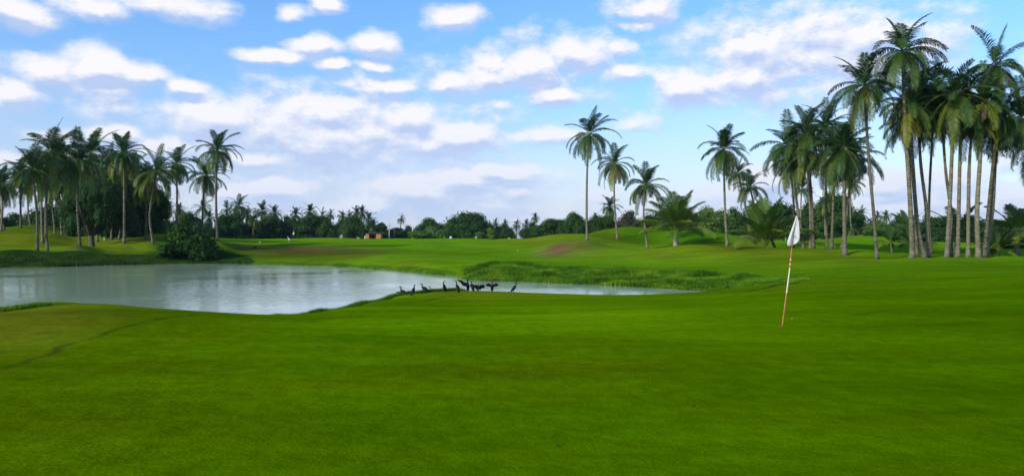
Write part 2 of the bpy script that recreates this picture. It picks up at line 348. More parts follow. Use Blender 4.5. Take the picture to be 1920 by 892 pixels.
def curve_d(tab, px): return np.interp(px, [t[0] for t in tab], [t[-1] for t in tab])
def build_terrain():
    az = np.concatenate([np.arange(-180, -44, 4.0), np.arange(-44, -37, .5), np.arange(-37, 37, .1), np.arange(37, 44, .5), np.arange(44, 180, 4.0)])
    azr = np.radians(az)
    w = np.concatenate([np.linspace(math.log(.8), math.log(14), 110, endpoint=False), np.linspace(math.log(14), math.log(150), 330, endpoint=False), np.linspace(math.log(150), math.log(5000), 60)])
    A, W = np.meshgrid(azr, w); r = np.exp(W); X = r*np.sin(A); Y = r*np.cos(A)
    Z = ground(X.ravel(), Y.ravel())
    X, Y = X.ravel(), Y.ravel()
    na, nw = len(az), len(w)
    V = np.stack([X, Y, Z], 1)
    V = np.vstack([V, [[0, 0, float(Z[:na].mean())]]])
    i = np.arange(nw-1)[:,None]*na + np.arange(na)[None]; j = np.arange(nw-1)[:,None]*na + (np.arange(na)[None]+1) % na
    Q = np.stack([i, j, j+na, i+na], 2).reshape(-1, 4)[:, ::-1]
    c = len(V)-1; T = np.stack([np.arange(na), (np.arange(na)+1) % na, np.full(na, c)], 1)
    me = bpy.data.meshes.new('ground')
    nq, ntr = len(Q), len(T)
    me.vertices.add(len(V)); me.vertices.foreach_set('co', V.ravel())
    me.loops.add(nq*4+ntr*3); me.loops.foreach_set('vertex_index', np.concatenate([Q.ravel(), T.ravel()]))
    me.polygons.add(nq+ntr); me.polygons.foreach_set('loop_start', np.concatenate([np.arange(nq)*4, nq*4+np.arange(ntr)*3]))
    me.polygons.foreach_set('use_smooth', [True]*(nq+ntr)); me.update(calc_edges=True); me.validate()
    # ---- kinds of turf and painted relief shading, by place: green 0 / fairway / dry / dirt / rough
    d = Y.clip(.5, None); px = 960 + X/d*F
    rng = np.random.default_rng(5)
    def gs(cx, cd, sx, sd_):   # soft patch (pixel column, distance)
        return np.exp(-(((px-cx)/sx)**2 + ((np.log(d)-math.log(cd))/sd_)**2))
    base = np.zeros((len(X), 3)) 
    GREEN = np.array([.070,.146,.0002]); FAIR = np.array([.105,.232,.004]); DRY_LIT = np.array([.150,.170,.008]); DIRT = np.array([.19,.105,.050]); ROUGH = np.array([.04,.10,.003]); OLIVE = np.array([.082,.120,.001])
    crest = curve_d(CREST, px)
    k = np.clip((d - 30)/40, 0, 1)
    k = np.where(px < 1345, np.clip((d-50)/20, 0, 1), k)
    base[:] = GREEN*(1-k)[:,None] + FAIR*k[:,None]
    def mixc(col, m):
        m = np.clip(m, 0, 1)[:,None]; base[:] = base*(1-m) + col*m
    mixc(np.array([.118,.235,.001]), .9*gs(1060, 16.5, 420, .30)); mixc(np.array([.080,.190,.0005]), .8*gs(680, 12, 260, .25)); mixc(np.array([.115,.215,.001]), .8*gs(900, 28, 330, .16)); mixc(np.array([.080,.172,.0005]), .5*gs(1750, 30, 250, .25)); mixc(OLIVE, .55*gs(0, 7, 500, .5)); mixc(OLIVE, .5*gs(250, 15, 260, .3)); mixc(OLIVE, .45*gs(900, 10, 500, .2))
    mixc(DRY_LIT*.8, np.clip(1.1*gs(40, 15.5, 190, .3), 0, .85)*np.clip((d - np.interp(px, [0,91,182,221,279,365,404], [8.6,10.5,12.6,13.6,15,16.8,17.5]))/.35, 0, 1)*np.clip((400-px)/40, 0, 1))
    mixc(DRY_LIT, .65*gs(850, 32, 190, .13)); mixc(DRY_LIT, .3*gs(1150, 33, 150, .1))
    mixc(DRY_LIT*.85, .35*gs(1500, 30, 200, .15))
    mixc(DRY_LIT, .6*gs(1330, 88, 190, .12)); mixc(DRY_LIT, .35*gs(1600, 62, 200, .12)); mixc(DRY_LIT, .4*gs(1480, 80, 150, .1))
    mixc(DRY_LIT, .7*gs(1010, 128, 60, .12)); mixc(DRY_LIT, .6*gs(1160, 110, 60, .08)); mixc(DRY_LIT, .5*gs(960, 150, 80, .1))
    mixc(DRY_LIT*.9, .75*gs(20, 105, 140, .2)); mixc(OLIVE*.75, .7*gs(50, 128, 90, .05)); mixc(OLIVE*.8, .6*gs(110, 103, 60, .04)); mixc(OLIVE*.8, .6*gs(1100, 122, 50, .04)); mixc(OLIVE*.8, .5*gs(1440, 84, 130, .05)); mixc(DRY_LIT*1.05, .5*gs(1060, 132, 50, .03)); mixc(DRY_LIT, .5*gs(1420, 76, 120, .04)); mixc(DRY_LIT, .4*gs(1250, 104, 90, .03)); mixc(DRY_LIT*.9, .7*gs(230, 105, 130, .12)); mixc(OLIVE, .8*gs(60, 135, 120, .15))  # some darker mound faces and lighter tops are fold shading put into colour
    mixc(DRY_LIT, .5*gs(600, 90, 120, .05)); mixc(DRY_LIT, .5*gs(760, 76, 90, .06)); mixc(DRY_LIT, .45*gs(640, 165, 60, .1))
    mixc(np.array([.034,.115,.001]), .9*gs(1195, 115, 50, .08)); mixc(np.array([.034,.115,.001]), 1.1*gs(1312, 109, 42, .085)); mixc(OLIVE*.7, .8*gs(1095, 117, 60, .045)); mixc(DRY_LIT*1.1, .6*gs(1180, 127, 70, .012)); mixc(DRY_LIT*1.1, .5*gs(1050, 125, 60, .015)); mixc(GREEN*.8, .6*gs(1480, 72, 100, .06)); mixc(DRY_LIT*1.05, .5*gs(1560, 60, 120, .05)); mixc(FAIR*1.1, .6*gs(1790, 60, 160, .03)); mixc(GREEN*.8, .6*gs(1800, 51, 160, .07)); mixc(OLIVE, .5*gs(1640, 74, 90, .04)); mixc(FAIR*1.15, .5*gs(1150, 76, 260, .08)); mixc(GREEN*.85, .45*gs(860, 100, 120, .1)); mixc(FAIR*1.25, .5*gs(850, 150, 200, .06))  # lush mound faces; light crest lines and right mound's dark face are painted shading
    mixc(DIRT*.8, .95*gs(1045, 98, 38, .075)); mixc(DIRT*.6, .45*gs(1090, 96, 45, .07))
    mixc(OLIVE*.6, .85*gs(570, 101, 160, .10)); mixc(DIRT*.5, .85*gs(570, 109, 100, .07)); mixc(DIRT*.45, .7*gs(690, 98, 60, .05)); mixc(DIRT*.45, .6*gs(460, 110, 45, .08))
    mixc(DIRT*1.1, 1.2*gs(1620, 138, 28, .04)); mixc(DIRT*.6, .7*gs(1395, 92, 40, .06)); mixc(DIRT*.6, .5*gs(1500, 120, 50, .06)); mixc(DIRT*.7, .8*gs(1735, 125, 20, .05))
    mixc(DIRT*.6, .6*gs(150, 93, 30, .03)); mixc(DIRT*.8, .5*gs(110, 125, 30, .05)); mixc(DIRT*.6, .4*gs(290, 110, 60, .05))
    mixc(DIRT*1.3, .5*gs(1240, 84, 16, .012))
    # shaggy bank between the water and the far rim
    rim = curve_d([(c_[0], c_[2]) for c_ in P_ if c_[2] < 70 and c_[0] in (930,958,1000,1050,1100,1150,1200,1250,1300,1350,1400,1450,1500)], px)
    far = curve_d(FARL, px)
    mixc(ROUGH, ((px > 880) & (px < 1510) & (d > far-1) & (d < rim+1)).astype(float)*.8)
    mixc(ROUGH, np.clip((500-px)/90, 0, 1)*((d > far-1)*np.clip((far+8+5*np.sin(px*.045)-d)/5, 0, 1))*.85)
    mixc(ROUGH, ((px < 450) & (d > crest+.4) & (d < crest+8)).astype(float)*.7)
    mixc(ROUGH*.8, np.clip((d-190)/40, 0, 1)*.7)
    mixc(np.array([.06,.05,.02]), ((Z < WATER+.08) & (d < 140)).astype(float))
    ca = me.color_attributes.new('turf', 'FLOAT_COLOR', 'POINT')
    allc = np.ones((len(V), 4)); allc[:-1, :3] = base; allc[-1, :3] = base[0]
    ca.data.foreach_set('color', allc.ravel())
    m = bpy.data.materials.new('turf'); m.use_nodes = True; nt = m.node_tree; b = nt.nodes['Principled BSDF']; me.materials.append(m)
    at_ = nt.nodes.new('ShaderNodeAttribute'); at_.attribute_name = 'turf'
    tc = nt.nodes.new('ShaderNodeTexCoord')
    def noise(sc, det, vec=None, rough=.5):
        n = nt.nodes.new('ShaderNodeTexNoise'); n.inputs['Scale'].default_value = sc; n.inputs['Detail'].default_value = det; n.inputs['Roughness'].default_value = rough
        nt.links.new(vec or tc.outputs['Object'], n.inputs['Vector']); return n.outputs[0]
    mp = nt.nodes.new('ShaderNodeMapping'); mp.inputs['Scale'].default_value = (.35, 1, 1); nt.links.new(tc.outputs['Object'], mp.inputs[0])
    big = noise(.45, 4, mp.outputs[0], .6); mid = noise(3.2, 5, None, .6); fine = noise(38, 5, None, .75)
    def mrange(v, a, b_, lo=.3, hi=.7):
        n = nt.nodes.new('ShaderNodeMapRange'); n.inputs['From Min'].default_value = lo; n.inputs['From Max'].default_value = hi
        n.inputs['To Min'].default_value = a; n.inputs['To Max'].default_value = b_; nt.links.new(v, n.inputs[0]); return n.outputs[0]
    def mul(a, b_):
        n = nt.nodes.new('ShaderNodeMath'); n.operation = 'MULTIPLY'; nt.links.new(a, n.inputs[0]); nt.links.new(b_, n.inputs[1]); return n.outputs[0]
    f = mul(mul(mrange(big, .74, 1.26), mrange(mid, .84, 1.16)), mrange(fine, .60, 1.40))
    sc = nt.nodes.new('ShaderNodeVectorMath'); sc.operation = 'SCALE'; nt.links.new(at_.outputs['Color'], sc.inputs[0]); nt.links.new(f, sc.inputs['Scale'])
    # yellow worn tint in broad drifts
    mx = nt.nodes.new('ShaderNodeMix'); mx.data_type = 'RGBA'; mx.blend_type = 'MULTIPLY'; mx.inputs[7].default_value = (1.45, 1.03, .8, 1)
    nt.links.new(mrange(noise(.8, 5, mp.outputs[0], .6), 0, .55, .45, .75), mx.inputs[0]); nt.links.new(sc.outputs[0], mx.inputs[6])
    nt.links.new(mx.outputs[2], b.inputs['Base Color'])
    b.inputs['Roughness'].default_value = .95; b.inputs['Specular IOR Level'].default_value = .0
    bp = nt.nodes.new('ShaderNodeBump'); bp.inputs['Strength'].default_value = .55; bp.inputs['Distance'].default_value = .02
    nt.links.new(fine, bp.inputs['Height'])
    bp2 = nt.nodes.new('ShaderNodeBump'); bp2.inputs['Strength'].default_value = .5; bp2.inputs['Distance'].default_value = .12
    nt.links.new(noise(1.6, 6, None, .6), bp2.inputs['Height']); nt.links.new(bp.outputs[0], bp2.inputs['Normal'])
    nt.links.new(bp2.outputs[0], b.inputs['Normal'])
    o = link('ground', me); tag(o, 'rolling green turf of the putting green and fairways', 'ground', kind='structure')
build_terrain()

# ------------------------------------------------------------------ water
def build_water():
    V = []; n = 60
    xs = np.linspace(-100, 22, n); ys = np.linspace(20.5, 100, n)
    V = [(x, y, WATER) for y in ys for x in xs]
    Fc = [(j*n+i, j*n+i+1, (j+1)*n+i+1, (j+1)*n+i) for j in range(n-1) for i in range(n-1)]
    m = bpy.data.materials.new('pond_water'); m.use_nodes = True; nt = m.node_tree; b = nt.nodes['Principled BSDF']
    b.inputs['Base Color'].default_value = (.38, .46, .31, 1); b.inputs['Roughness'].default_value = .05; b.inputs['IOR'].default_value = 1.52
    tc = nt.nodes.new('ShaderNodeTexCoord'); mp = nt.nodes.new('ShaderNodeMapping'); mp.inputs['Scale'].default_value = (1.0, .42, 1); mp.inputs['Rotation'].default_value = (0, 0, R(8))
    nt.links.new(tc.outputs['Object'], mp.inputs[0])
    a = nt.nodes.new('ShaderNodeTexNoise'); a.inputs['Scale'].default_value = 2.6; a.inputs['Detail'].default_value = 4; a.inputs['Roughness'].default_value = .6
    nt.links.new(mp.outputs[0], a.inputs['Vector'])
    c = nt.nodes.new('ShaderNodeTexNoise'); c.inputs['Scale'].default_value = .09; c.inputs['Detail'].default_value = 2
    nt.links.new(tc.outputs['Object'], c.inputs['Vector'])
    mr = nt.nodes.new('ShaderNodeMapRange'); mr.inputs['From Min'].default_value = .35; mr.inputs['From Max'].default_value = .65; mr.inputs['To Min'].default_value = .05; mr.inputs['To Max'].default_value = .42
    nt.links.new(c.outputs[0], mr.inputs[0])
    bp = nt.nodes.new('ShaderNodeBump'); bp.inputs['Distance'].default_value = .12
    nt.links.new(a.outputs[0], bp.inputs['Height']); nt.links.new(mr.outputs[0], bp.inputs['Strength'])
    nt.links.new(bp.outputs[0], b.inputs['Normal'])
    o = link('pond_water', mesh('pond_water', V, Fc, m)); tag(o, 'calm pale grey-green pond reflecting the sky', 'water', kind='structure')
build_water()

# ------------------------------------------------------------------ grass scatter
def blades(name, label, P, h, wdt, mat, n=5, spread=.08, seed=1, lean=.5, tint=(0, 1)):
    """one mesh of tufts: P (k,3) tuft positions, h (k,) heights"""
    rng = np.random.default_rng(seed); k = len(P)
    C = np.repeat(P, n, 0); H = np.repeat(h, n) * rng.uniform(.55, 1.15, k*n)
    C = C + np.stack([rng.normal(0, spread, k*n), rng.normal(0, spread, k*n), np.zeros(k*n)], 1)
    a = rng.uniform(0, 2*np.pi, k*n); b_ = rng.uniform(0, 2*np.pi, k*n); ln = rng.uniform(.1, lean, k*n)*H
    wv = np.stack([np.cos(a), np.sin(a), np.zeros_like(a)], 1)*wdt/2
    ld = np.stack([np.cos(b_), np.sin(b_), np.zeros_like(a)], 1)*ln[:,None]
    up = np.stack([np.zeros_like(a), np.zeros_like(a), H], 1)
    C = C - np.array([0, 0, .03])
    V = np.stack([C-wv, C+wv, C+up*.6+ld*.35+wv*.7, C+up*.6+ld*.35-wv*.7, C+up+ld], 1).reshape(-1, 3)
    o = np.arange(k*n)*5
    q = np.stack([o, o+1, o+2, o+3], 1); t = np.stack([o+3, o+2, o+4], 1)
    me = bpy.data.meshes.new(name); me.vertices.add(len(V)); me.vertices.foreach_set('co', V.ravel())
    me.loops.add(q.size+t.size); me.loops.foreach_set('vertex_index', np.concatenate([q.ravel(), t.ravel()]))
    me.polygons.add(len(q)+len(t)); me.polygons.foreach_set('loop_start', np.concatenate([np.arange(len(q))*4, q.size+np.arange(len(t))*3]))
    me.update(calc_edges=True); me.materials.append(mat)
    cl = np.array([mnoise.noise(Vector((p[0]*.55, p[1]*.55, seed)))*.9+mnoise.noise(Vector((p[0]*2.1, p[1]*2.1, seed)))*.6+.5 for p in P]).clip(0, 1)
    tv = tint[0] + (tint[1]-tint[0])*(.65*np.repeat(cl, n) + .35*rng.uniform(0, 1, k*n))
    at_ = me.attributes.new('tint', 'FLOAT', 'FACE'); at_.data.foreach_set('value', np.concatenate([tv, tv]))
    ob = link(name, me); tag(ob, label, 'grass', kind='stuff'); return ob
def scatter(pxr, lo, hi, n, seed, dens=None):
    """n points between two distance curves over a range of photo columns"""
    rng = np.random.default_rng(seed); px = rng.uniform(pxr[0], pxr[1], n); t = rng.uniform(0, 1, n)
    d = lo(px) + (hi(px)-lo(px))*t; X = (px-960)/F*d
    return np.stack([X, d, ground(X, d)], 1), px, t
cr = lambda p: curve_d(CREST, p); fl = lambda p: curve_d(FARL, p); nr = lambda p: curve_d(NEAR, p)
RIM = [(845,66),(880,66),(930,65),(1000,62),(1100,60),(1200,58),(1300,55),(1400,50),(1450,46.5),(1500,41),(1540,40)]
NR2 = FARL[:-1] + [(1338,44.8),(1360,43.5),(1400,39.5),(1440,38.5),(1500,38.3),(1540,39)]
P, px, t = scatter((870,1510), lambda p: curve_d(NR2, p)+.1, lambda p: curve_d(RIM, p)+.3, 26000, 3)
hh = np.array([.06+.32*max(0, mnoise.noise(Vector((p[0]*.5, p[1]*.5, 0)))+.35) for p in P]); hh[px > 1400] *= .6
blades('bank_grass', 'shaggy tufted grass on the far bank right of the birds', P, hh, .045, grass_m, 5, .12, 3, 1.1, (-.25, 1.1))
P, px, t = scatter((-60,470), lambda p: fl(p)+.1, lambda p: fl(p)+7, 22000, 4)
blades('shore_grass', 'dark overgrown grass on the left shore below the palms', P, np.array([.16+.5*max(0, mnoise.noise(Vector((p[0]*.22, p[1]*.22, 3)))+.3) for p in P])*(1-.6*t), .07, darkgrass_m, 5, .2, 4, .7, (0, .8))
P, px, t = scatter((440,900), lambda p: fl(p)+.05, lambda p: fl(p)+3.2, 12000, 5)
blades('waterside_grass', 'low bright grass along the middle of the far shore', P, .16*(1-.6*t), .05, grass_m, 4, .15, 5, .8, (.3, 1))
P, px, t = scatter((515,875), lambda p: cr(p)+.05, lambda p: cr(p)+1.6, 15000, 6)
f = np.interp(px, [515,560,640,860,875], [.6,.8,.9,1,.4])
blades('lip_grass', 'strip of longer grass along the near pond edge behind the birds', P, .25*f*(1-.1*t), .018, grass_m, 5, .05, 6, .5, (0, .55))
P, px, t = scatter((-60,175), lambda p: cr(p)-.9, lambda p: cr(p)+.9, 9000, 7)
f = np.interp(px, [-60,60,110,175], [1,1,.6,.15])
blades('edge_grass', 'bright green grass tufts at the near left corner of the pond', P, .2*f, .016, grass_m, 5, .05, 7, .6, (.25, 1))
collar_m = leaf_mat('collar_grass_blades', [(0, (.03,.035,.008)), (.5, (.045,.07,.006)), (1, (.09,.11,.01))], .8, .15, .05, 0)
# rough collar lines on the turf
def collar(poly, name, label, n, seed, h=.035, wj=.06, mat=None):
    rng = np.random.default_rng(seed); pts_ = [hit(*p) for p in poly]; out = []
    L_ = [(pts_[i+1]-pts_[i]).length for i in range(len(pts_)-1)]; tot = sum(L_)
    for _ in range(n):
        s = rng.uniform(0, tot); i = 0
        while s > L_[i] and i < len(L_)-1: s -= L_[i]; i += 1
        p = pts_[i].lerp(pts_[i+1], s/L_[i])
        if rng.random() > .38+1.1*mnoise.noise(Vector((p.x*1.3, p.y*1.3, seed*.37)))+.25: continue
        q = Vector((p.x, p.y, 0)); j = mnoise.noise(Vector((p.x*1.9, p.y*1.9, 5)))*.10
        out.append((p.x+rng.normal(0, wj)+j, p.y+rng.normal(0, wj)+j, 0))
    out = np.array(out); out[:,2] = ground(out[:,0], out[:,1])
    blades(name, label, out, np.full(len(out), h), .010, mat or collar_m, 5, .02, seed, .8, (0, .55))
collar([(0,700),(13,689),(91,666),(117,650),(182,632),(221,619),(279,602),(365,590.5)], 'collar_grass', 'ragged dark rim of grass where the green meets the left fringe', 9500, 11, .034, .045)
collar([(650,586.6),(697,580),(744,572),(800,563),(856,554)], 'collar_grass', 'thin ragged dark line of grass below the standing birds', 2600, 12, .04, .05)
collar([(1385,548),(1440,540),(1500,527.5),(1524,524.5)], 'collar_grass', 'dark grass line curving up from the right tip of the pond', 2400, 13, .06, .09)
collar([(1390,549),(1450,545.5),(1530,544),(1560,542.5)], 'collar_grass', 'faint straight grass line just behind the flag stick', 1300, 14, .04, .07)

# ------------------------------------------------------------------ palm building blocks
def frond(V, Fc, T, az, e0, bend, L, n=34, Lm=.95, droop=.8, wd=.075, rng=random, wind=(0, 0), twist=0.0, tint=.4, origin=(0, 0, 0), stem=.12):
    """one feather frond: a curved rachis and two rows of narrow leaflets"""
    steps = n; p = Vector(origin); P = []; TT = []
    h = Vector((math.sin(az), math.cos(az), 0)); h = (h + Vector((wind[0], wind[1], 0))*.35).normalized()
    for i in range(steps+1):
        t = i/steps; e = e0 - bend*(t**1.35)
        hh = (h + Vector((wind[0], wind[1], 0))*t*.9)
        if hh.length < .05: hh = h
        hh = hh.normalized()
        d = hh*math.cos(e) + Vector((0, 0, 1))*math.sin(e)
        P.append(p.copy()); TT.append(d); p = p + d*(L/steps)
    # rachis
    rr = [.035*(1-.85*i/steps)+.006 for i in range(steps+1)]
    idx = list(range(0, steps+1, 4)); base = len(V)
    for i in idx:
        s = TT[i].cross(Vector((0, 0, 1))); s = s.normalized() if s.length > .05 else Vector((math.cos(az), -math.sin(az), 0))
        u = s.cross(TT[i])
        for a, b in ((1, 0), (-.5, .8), (-.5, -.8)): V.append(tuple(P[i] + (u*a + s*b)*rr[i]))
    for j in range(len(idx)-1):
        for k in range(3):
            k2 = (k+1) % 3; Fc.append((base+j*3+k, base+j*3+k2, base+(j+1)*3+k2, base+(j+1)*3+k)); T.append(min(1, tint+.35))
    for i in range(1, steps+1):
        t = i/steps
        if t < stem: continue
        prof = min(1, (t-stem)/.18+.35)*(1-.62*max(0, (t-.5)/.5)**1.6)
        s = TT[i].cross(Vector((0, 0, 1))); s = s.normalized() if s.length > .08 else Vector((math.cos(az), -math.sin(az), 0))
        u = s.cross(TT[i]); tw = twist*(t-.2)
        for sg in (-1, 1):
            l = Lm*prof*rng.uniform(.8, 1.08)
            side = (s*sg*math.cos(tw) + u*math.sin(tw)*sg)
            d0 = (side*.85 + TT[i]*rng.uniform(.45, .7) + u*.18 + Vector((wind[0], wind[1], 0))*.25).normalized()
            d1 = (d0 + Vector((0, 0, -droop*rng.uniform(.7, 1.25))) + Vector((wind[0], wind[1], 0))*.25).normalized()
            w = TT[i]*wd*.5*rng.uniform(.8, 1.2); b0 = P[i]; q = b0 + d0*l*.42; e_ = q + d1*l*.58
            o = len(V); V += [tuple(b0-w*.6), tuple(b0+w*.6), tuple(q+w), tuple(q-w), tuple(e_)]
            Fc.append((o, o+1, o+2, o+3)); Fc.append((o+3, o+2, o+4)); tt = min(1, max(0, tint+rng.uniform(-.13, .13))); T += [tt, tt]
def crown_mesh(name, seed, nf=26, L=4.6, wind=(.35, .1), lowest=-50, young=False, hang=.0, n=46, wd=.095, Lm=1.15):
    rg = random.Random(seed); V = []; Fc = []; T = []
    for i in range(nf):
        t = (i+.5)/nf; az = i*2.39996 + rg.uniform(-.3, .3)
        if rg.random() < .12: continue
        e0 = R(86 - (86-lowest)*t**.8 + rg.uniform(-13, 13)); bend = R(34 + 62*math.sin(min(1, t*1.15)*math.pi*.7) + rg.uniform(-22, 24))
        if e0 - bend < R(-100): bend = e0 + R(100)
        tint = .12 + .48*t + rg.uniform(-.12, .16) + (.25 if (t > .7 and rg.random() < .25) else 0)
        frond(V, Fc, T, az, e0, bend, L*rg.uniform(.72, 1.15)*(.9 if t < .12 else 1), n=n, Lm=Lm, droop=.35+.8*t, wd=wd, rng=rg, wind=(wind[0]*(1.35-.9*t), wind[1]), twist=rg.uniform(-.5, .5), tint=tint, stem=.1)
    return mesh(name, V, Fc, frond_m, tint=T)
def dead_mesh(seed, nf=9, L=3.4):
    rg = random.Random(seed); V = []; Fc = []; T = []
    for i in range(nf):
        frond(V, Fc, T, rg.uniform(0, 6.28), R(rg.uniform(-60, -40)), R(rg.uniform(28, 45)), L*rg.uniform(.6, 1.1), n=22, Lm=.55, droop=1.6, wd=.05, rng=rg, tint=rg.random(), stem=.2, origin=(0, 0, -.15))
    return mesh('dead_fronds', V, Fc, dead_m, tint=T)
def nut_mesh(seed):
    rg = random.Random(seed); mb = MB()
    for i in range(11):
        a = rg.uniform(0, 6.28); c = Vector((math.cos(a)*.32, math.sin(a)*.32, rg.uniform(-.55, -.15)))
        mb.tube([c+Vector((0,0,-.14)), c+Vector((0,0,-.09)), c, c+Vector((0,0,.09)), c+Vector((0,0,.14))], [.02,.09,.12,.09,.02], 7)
    return mesh('coconuts', mb.V, mb.F, nut_m, True)
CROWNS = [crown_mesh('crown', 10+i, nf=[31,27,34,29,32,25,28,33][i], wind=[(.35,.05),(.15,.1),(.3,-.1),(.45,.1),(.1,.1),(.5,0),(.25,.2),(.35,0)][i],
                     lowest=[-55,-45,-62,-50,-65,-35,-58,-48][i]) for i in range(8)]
DEAD = [dead_mesh(60+i, nf=[9,6,13][i], L=[3.2,2.4,3.8][i]) for i in range(3)]
NUTS = [nut_mesh(70+i) for i in range(2)]
REACH = 3.5
def trunk_mesh(P, r0, r1, seed, n=9, scars=True):
    """P list of local points; smooth curve through them, ringed taper"""
    rg = random.Random(seed); P = [Vector(p) for p in P]
    if len(P) == 2: P = [P[0], P[0].lerp(P[1], .5) + Vector((rg.uniform(-.25, .25), rg.uniform(-.2, .2), 0)), P[1]]
    Q = []; E = [P[0]*2-P[1]] + P + [P[-1]*2-P[-2]]
    m = 26//(len(P)-1) + 1
    for i in range(1, len(E)-2):
        for k in range(m):
            t = k/m; a, b, c, d = E[i-1], E[i], E[i+1], E[i+2]
            Q.append(.5*((2*b)+(c-a)*t+(2*a-5*b+4*c-d)*t*t+(3*b-a-3*c+d)*t**3))
    Q.append(P[-1]); k = len(Q)-1; rad = []
    for i in range(len(Q)):
        t = i/k; r = r0*(1-t)+r1*t; r += r0*.75*math.exp(-t*38); r *= 1+rg.uniform(-.05, .05)
        if t > .96: r *= 1.25
        rad.append(r)
    Q[0] = Q[0] - Vector((0, 0, .35))
    mb = MB(); mb.tube(Q, rad, n); return mesh('trunk', mb.V, mb.F, bark_m, True)
NAMES = {}
def palm(bx, by, d, tx, ty, rp, v, label, mid=None, group=None, dead=None, nuts=True, far=False, tw=None, rot=None, by_ground=True):
    base = at(bx, d)
    if not by_ground: base.z = EYE-(by-446)/F*d
    dd = d + ((hash_(bx*7+ty)-.5)*3 if not far else 0)
    T = Vector(((tx-960)/F*dd, dd, EYE-(ty-446)/F*dd))
    pts_ = [Vector((0,0,0))] + [Vector(((mx-960)/F*(d+(dd-d)*.5), d+(dd-d)*.5, EYE-(my-446)/F*(d+(dd-d)*.5)))-base for mx, my in (mid or [])] + [T-base]
    o = empty('coconut_palm', base); tag(o, label, 'palm tree', group)
    s = rp/F*d/REACH; w = tw or (.185 if not far else .16)
    tm = trunk_mesh(pts_, w*(.9+.2*hash_(bx)), w*.62, int(bx*3+ty), 9 if not far else 6)
    link('trunk', tm, o)
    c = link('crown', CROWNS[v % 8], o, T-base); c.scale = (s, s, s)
    c.rotation_euler = (0, 0, rot if rot is not None else (hash_(tx*1.7+ty)-.5)*1.2)
    if dead is not None:
        k = link('dead_fronds', DEAD[dead], o, T-base); k.scale = (s, s, s); k.rotation_euler = (0, 0, hash_(tx)*6)
    if nuts and not far:
        k = link('coconuts', NUTS[v % 2], o, T-base); k.scale = (s,)*3; k.rotation_euler = (0, 0, hash_(ty)*6)
    return o
def hash_(x):
    return (math.sin(x*12.9898+4.1)*43758.5453) % 1.0

# ------------------------------------------------------------------ palms (photo column/row of the base, distance, column/row of the crown's heart, crown radius)
GL, GR_, GM = 'coconut palms on the left shore', 'coconut palms in the tall group on the right', 'lone coconut palms on the mounds in the middle'
LEFT = [
 (89,471.6,90,95,285,50,0,'leaning palm with a white-flecked foot at the water side of the left grove',[(86,420),(88,345)],1),
 (70,470.6,90,60,318,42,1,'straight palm just left of the white-flecked trunk in the left grove',[(69,400)],None),
 (80,452,103,78,322,36,2,'palm standing a little behind the two front trunks at far left',[(78,400)],None),
 (104,435,126,92,345,38,3,'palm behind the white-flecked trunk, its trunk curving left as it rises',[(99,395)],None),
 (117,438,124,110,300,40,4,'tall palm in the second row of the left grove with a hidden trunk',None,None),
 (150,464,94,147,305,50,5,'palm with a widely flared foot on bare earth left of the big dark tree',[(145,380)],1),
 (183,447,112,172,288,45,6,'palm whose crown spreads above the big dark tree',None,None),
 (209,446,114,206,312,36,7,'palm rising just right of the big dark tree trunk',[(210,400)],None),
 (215,446,116,222,330,32,0,'slim palm with a leaning trunk in the clump right of the big dark tree',[(216,400)],None),
 (223,445,113,240,345,32,1,'short palm in the shade behind the tallest trunk of the left grove',None,None),
 (233,450,102,232,288,38,2,'tall pale-trunked palm with an upright crown right of the big dark tree',[(233,360)],None),
 (259,444,118,264,342,28,3,'slender palm between the pale-trunked palm and the pair at the mound',[(261,400)],None),
 (274,445,108,278,338,34,4,'left palm of the close pair beside the low mound',[(274,390)],None),
 (287,452,103,294,322,40,5,'right palm of the close pair beside the low mound, with drooping crown',[(281,400)],0),
 (331,449,112,331,308,34,6,'straight palm rising behind the left end of the round shrub',[(332,380)],0),
 (381,452,112,386,330,34,7,'lower palm of the two rising from behind the round shrub',[(380,390)],None),
 (408,454,103,407,282,38,3,'tall windswept palm at the right end of the left grove',[(405,370)],None),
 (2,436,128,3,345,33,2,'palm cut by the left picture edge, nearer the edge of two trunks',None,None),
 (8,434,130,-12,352,30,5,'thin palm beside the trunk at the left picture edge',None,None),
 (39,430,132,38,326,34,6,'palm standing on top of the far left mound',None,None),
 (58,438,150,52,350,26,1,'small palm behind the front trunks of the left grove',None,None),
 (129,440,122,133,345,30,2,'palm in the dark gap left of the big tree, third row',None,None),
 (136,440,124,126,318,32,7,'palm with a slim trunk close left of the big dark tree',None,None),
 (240,446,125,250,318,30,6,'palm behind the tall pale trunk, crown filling the gap',None,None),
]
for r in LEFT:
    palm(r[0], r[1], r[2], r[3], r[4], r[5]*1.1, r[6], r[7], r[8], GL, r[9])
palm(124,438,124,104,345,34,3,'palm with a strongly slanting trunk behind the flared-foot palm',[(118,405)],GL,None)
MIDP = [
 (1100.8,453.7,99,1105.6,252,46,0,'tallest lone palm of the middle mounds, standing on bare brown earth',[(1100,400),(1101,320)],1,.17),
 (1157.8,442.8,114,1152,307,40,6,'lone palm on the ridge right of the tallest lone palm',[(1152,380)],0,.17),
 (1214,460,97,1211,348,42,1,'shorter lone palm with a crown touching the broad young palm',[(1207,400)],1,.15),
 (1363.6,466.6,91,1357,280,48,4,'lone straight palm right of the twin mounds with a full drooping crown',[(1359,380)],0,.17),
]
for r in MIDP: palm(r[0], r[1], r[2], r[3], r[4], r[5], r[6], r[7], r[8], GM, r[9], tw=r[10])
palm(1408,455.5,110,1384,325,29,5,'small palm with a bent trunk behind the full drooping crown',[(1398,390)],None,None)
palm(1450,458,118,1406,352,32,1,'low palm crown just above the clumped young palm',[(1420,400)],None,None)
